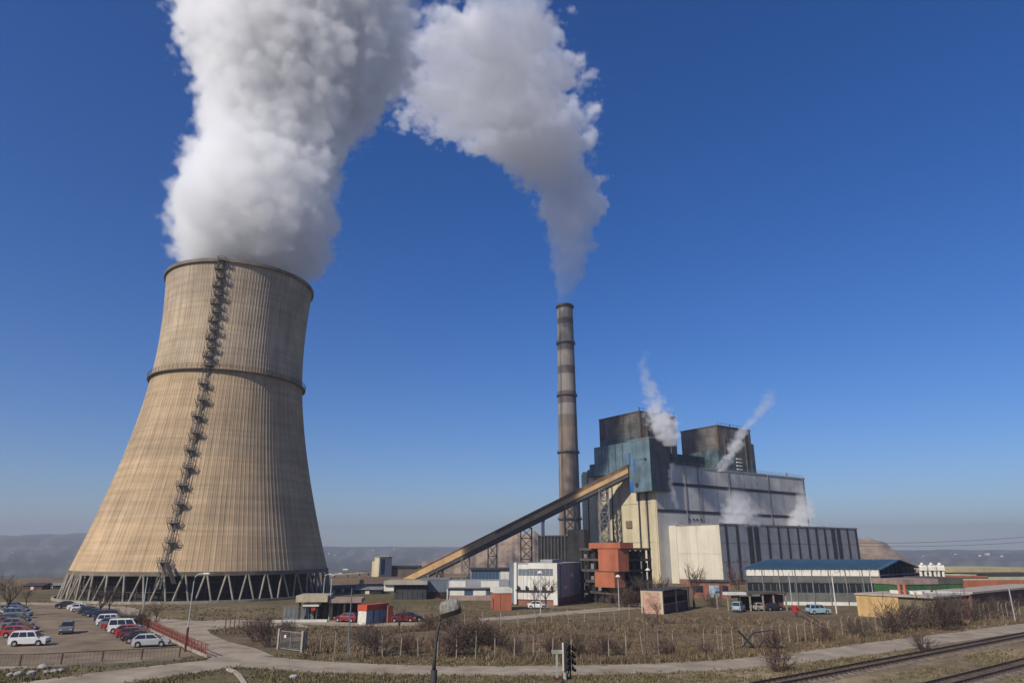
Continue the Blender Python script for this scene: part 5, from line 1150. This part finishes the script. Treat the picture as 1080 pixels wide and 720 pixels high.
def plume(name, label, Y, px, D, s1, a1, s2, a2, edge, grow=1.3, seed=0., aniso=.1, col=(.995,.995,.995), ydrift=0.):
    """px: (v, left u, right u, strength) from the bottom up"""
    st = []
    for i, (v, ul, ur, k) in enumerate(px):
        y = Y+ydrift*i/(len(px)-1)
        xl, z = XZ(ul, v, y); xr, _ = XZ(ur, v, y); st.append([z, (xl+xr)/2, y, (xr-xl)/2, k])
    o = np.array([st[0][1], st[0][2], st[0][0]]); st = [(z-o[2], x-o[0], y-o[1], r, k) for z,x,y,r,k in st]; H = st[-1][0]
    n = 20; mb = MB(); rings = []
    zs = np.linspace(0, H, 26); zz = [s[0] for s in st]
    for z in zs:
        cx, cy, r = (np.interp(z, zz, [s[i] for s in st]) for i in (1,2,3)); r = r*grow
        rings += [(cx+r*math.cos(2*math.pi*k/n), cy+r*math.sin(2*math.pi*k/n), z) for k in range(n)]
    mb.add(rings, [(i*n+k, i*n+(k+1)%n, (i+1)*n+(k+1)%n, (i+1)*n+k) for i in range(25) for k in range(n)]+[tuple(range(n))[::-1], tuple(range(25*n,26*n))])
    span = 2.2*max(max(abs(s[1])+s[3], abs(s[2])+s[3]) for s in st)
    m = vol_material(name+'_vapour', st, D, s1, a1, s2, a2, edge, H, span, seed, col, aniso)
    ob = mb.build(name, m, loc=o); tag(ob, label, 'steam', None, 'stuff'); return ob, m
STEAM = True
if STEAM:
    plume('steam_plume', 'vast white steam column pouring from the cooling tower', TY,
      [(291,178,326,.9),(276,172,345,1),(258,168,360,1),(240,168,366,1),(220,174,368,1),(200,184,365,1),(175,194,367,1),(150,198,376,1),(120,193,400,1),(95,191,428,1),(60,188,450,1),(26,182,456,1),(0,174,466,1),(-12,180,455,.8),(-26,190,440,.0)],
      .20, .032, .34, .22, .13, .11, 1.34, 3.)
    plume('smoke_plume', 'ragged smoke trail drifting from the chimney top into the steam', CHY,
      [(322,587,605,.22),(312,585,608,.30),(290,580,618,.42),(257,575,632,.60),(235,566,642,.75),(211,553,646,.9),(190,540,640,1),(170,520,630,1),(140,494,630,1),(118,430,636,1),(95,376,636,1),(75,388,622,1),(52,446,608,.9),(25,468,598,.8),(0,474,582,.7),(-30,470,560,.4)],
      .19, .066, .74, .22, .14, .17, 1.45, 11., ydrift=-165.)
if STEAM:
    small = [('roof_steam','thick steam boiling up at the near boiler tower',258.,[(470,694,722,1),(458,684,722,1),(446,676,720,1),(434,674,714,.8),(420,676,706,.45),(400,670,694,.3),(385,668,686,.22),(368,674,690,.0)],.16),
      ('roof_steam','slanting jet of steam before the far boiler tower',281.,[(497,752,768,1),(480,758,782,1),(465,766,790,.9),(452,776,792,.7),(440,786,808,.35),(425,796,822,.3),(408,804,824,.0)],.15),
      ('roof_steam','thin wisp of steam trickling down the long grey wall',254.,[(536,711,719,.5),(525,706,716,.6),(512,703,713,.6),(500,702,712,.5),(488,703,714,.3)],.14),
      ('roof_steam','fluffy steam rising off the turbine hall roof near its gable',258.,[(556,746,806,.8),(545,752,806,.9),(535,756,802,.8),(526,760,796,.5),(514,762,790,.0)],.13),
      ('roof_steam','second steam cloud at the far end of the turbine hall roof',306.,[(556,820,866,.9),(545,826,866,.9),(534,832,864,.7),(522,834,858,.4),(508,834,850,.0)],.15)]
    for i, (nm, lab, Y, px, D) in enumerate(small): plume(nm, lab, Y, px, D*2.1, .22, .75, .5, .30, .5, 1.9, 20.+i*3)
HAZE = True
if HAZE:
    m = bpy.data.materials.new('air'); m.use_nodes = True; nt = m.node_tree; nt.nodes.clear(); out = nt.nodes.new('ShaderNodeOutputMaterial'); pv = nt.nodes.new('ShaderNodeVolumePrincipled')
    pv.inputs['Density'].default_value = 2.7e-4; pv.inputs['Color'].default_value = (.53,.56,.64,1); pv.inputs['Anisotropy'].default_value = .1; nt.links.new(pv.outputs[0], out.inputs['Volume'])
    o = MB().box(-6600,6600,-6600,6600,-60,245).build('haze', m); tag(o, 'thin blue haze over the plain', 'haze', None, 'stuff')

# ------------------------------------------------------------------ daylight, camera
toSun = Vector((-.663*math.cos(R(36)), -.749*math.cos(R(36)), math.sin(R(36)))).normalized()
w = bpy.data.worlds.new('World'); S.world = w; w.use_nodes = True; nt = w.node_tree; bg = nt.nodes['Background']
sky = nt.nodes.new('ShaderNodeTexSky'); sky.sky_type = 'NISHITA'; sky.sun_disc = False; sky.sun_elevation = R(36); sky.sun_rotation = math.atan2(toSun.x, toSun.y) % (2*math.pi)
sky.altitude = 600; sky.air_density = 1.0; sky.dust_density = .6; sky.ozone_density = 6.0
hs = nt.nodes.new('ShaderNodeHueSaturation'); hs.inputs['Saturation'].default_value = 1.27; hs.inputs['Hue'].default_value = .512; nt.links.new(sky.outputs[0], hs.inputs['Color']); nt.links.new(hs.outputs[0], bg.inputs[0]); bg.inputs[1].default_value = .113
sl = bpy.data.lights.new('sun', 'SUN'); sl.energy = 5.0; sl.angle = R(.53); sl.color = (1., .925, .81); so = bpy.data.objects.new('sun', sl); COL.objects.link(so); so.rotation_euler = toSun.to_track_quat('Z', 'Y').to_euler()
cam = bpy.data.cameras.new('camera'); cam.sensor_width = 36; cam.lens = 24.0; cam.clip_start = .5; cam.clip_end = 20000; co = bpy.data.objects.new('camera', cam); COL.objects.link(co)
co.location = (0,0,CH); co.rotation_euler = (R(90)+PIT,0,0); S.camera = co
S.view_settings.view_transform = 'Standard'; S.view_settings.look = 'None'; S.view_settings.exposure = 0; S.view_settings.gamma = 1; S.view_settings.use_curve_mapping = False
S.render.engine = 'CYCLES'; cy = S.cycles; cy.max_bounces = 16; cy.diffuse_bounces = 3; cy.glossy_bounces = 2; cy.transmission_bounces = 2; cy.volume_bounces = 9; cy.transparent_max_bounces = 8
cy.use_denoising = True; cy.caustics_reflective = False; cy.caustics_refractive = False
cy.volume_step_rate = 0.5; cy.volume_max_steps = 512
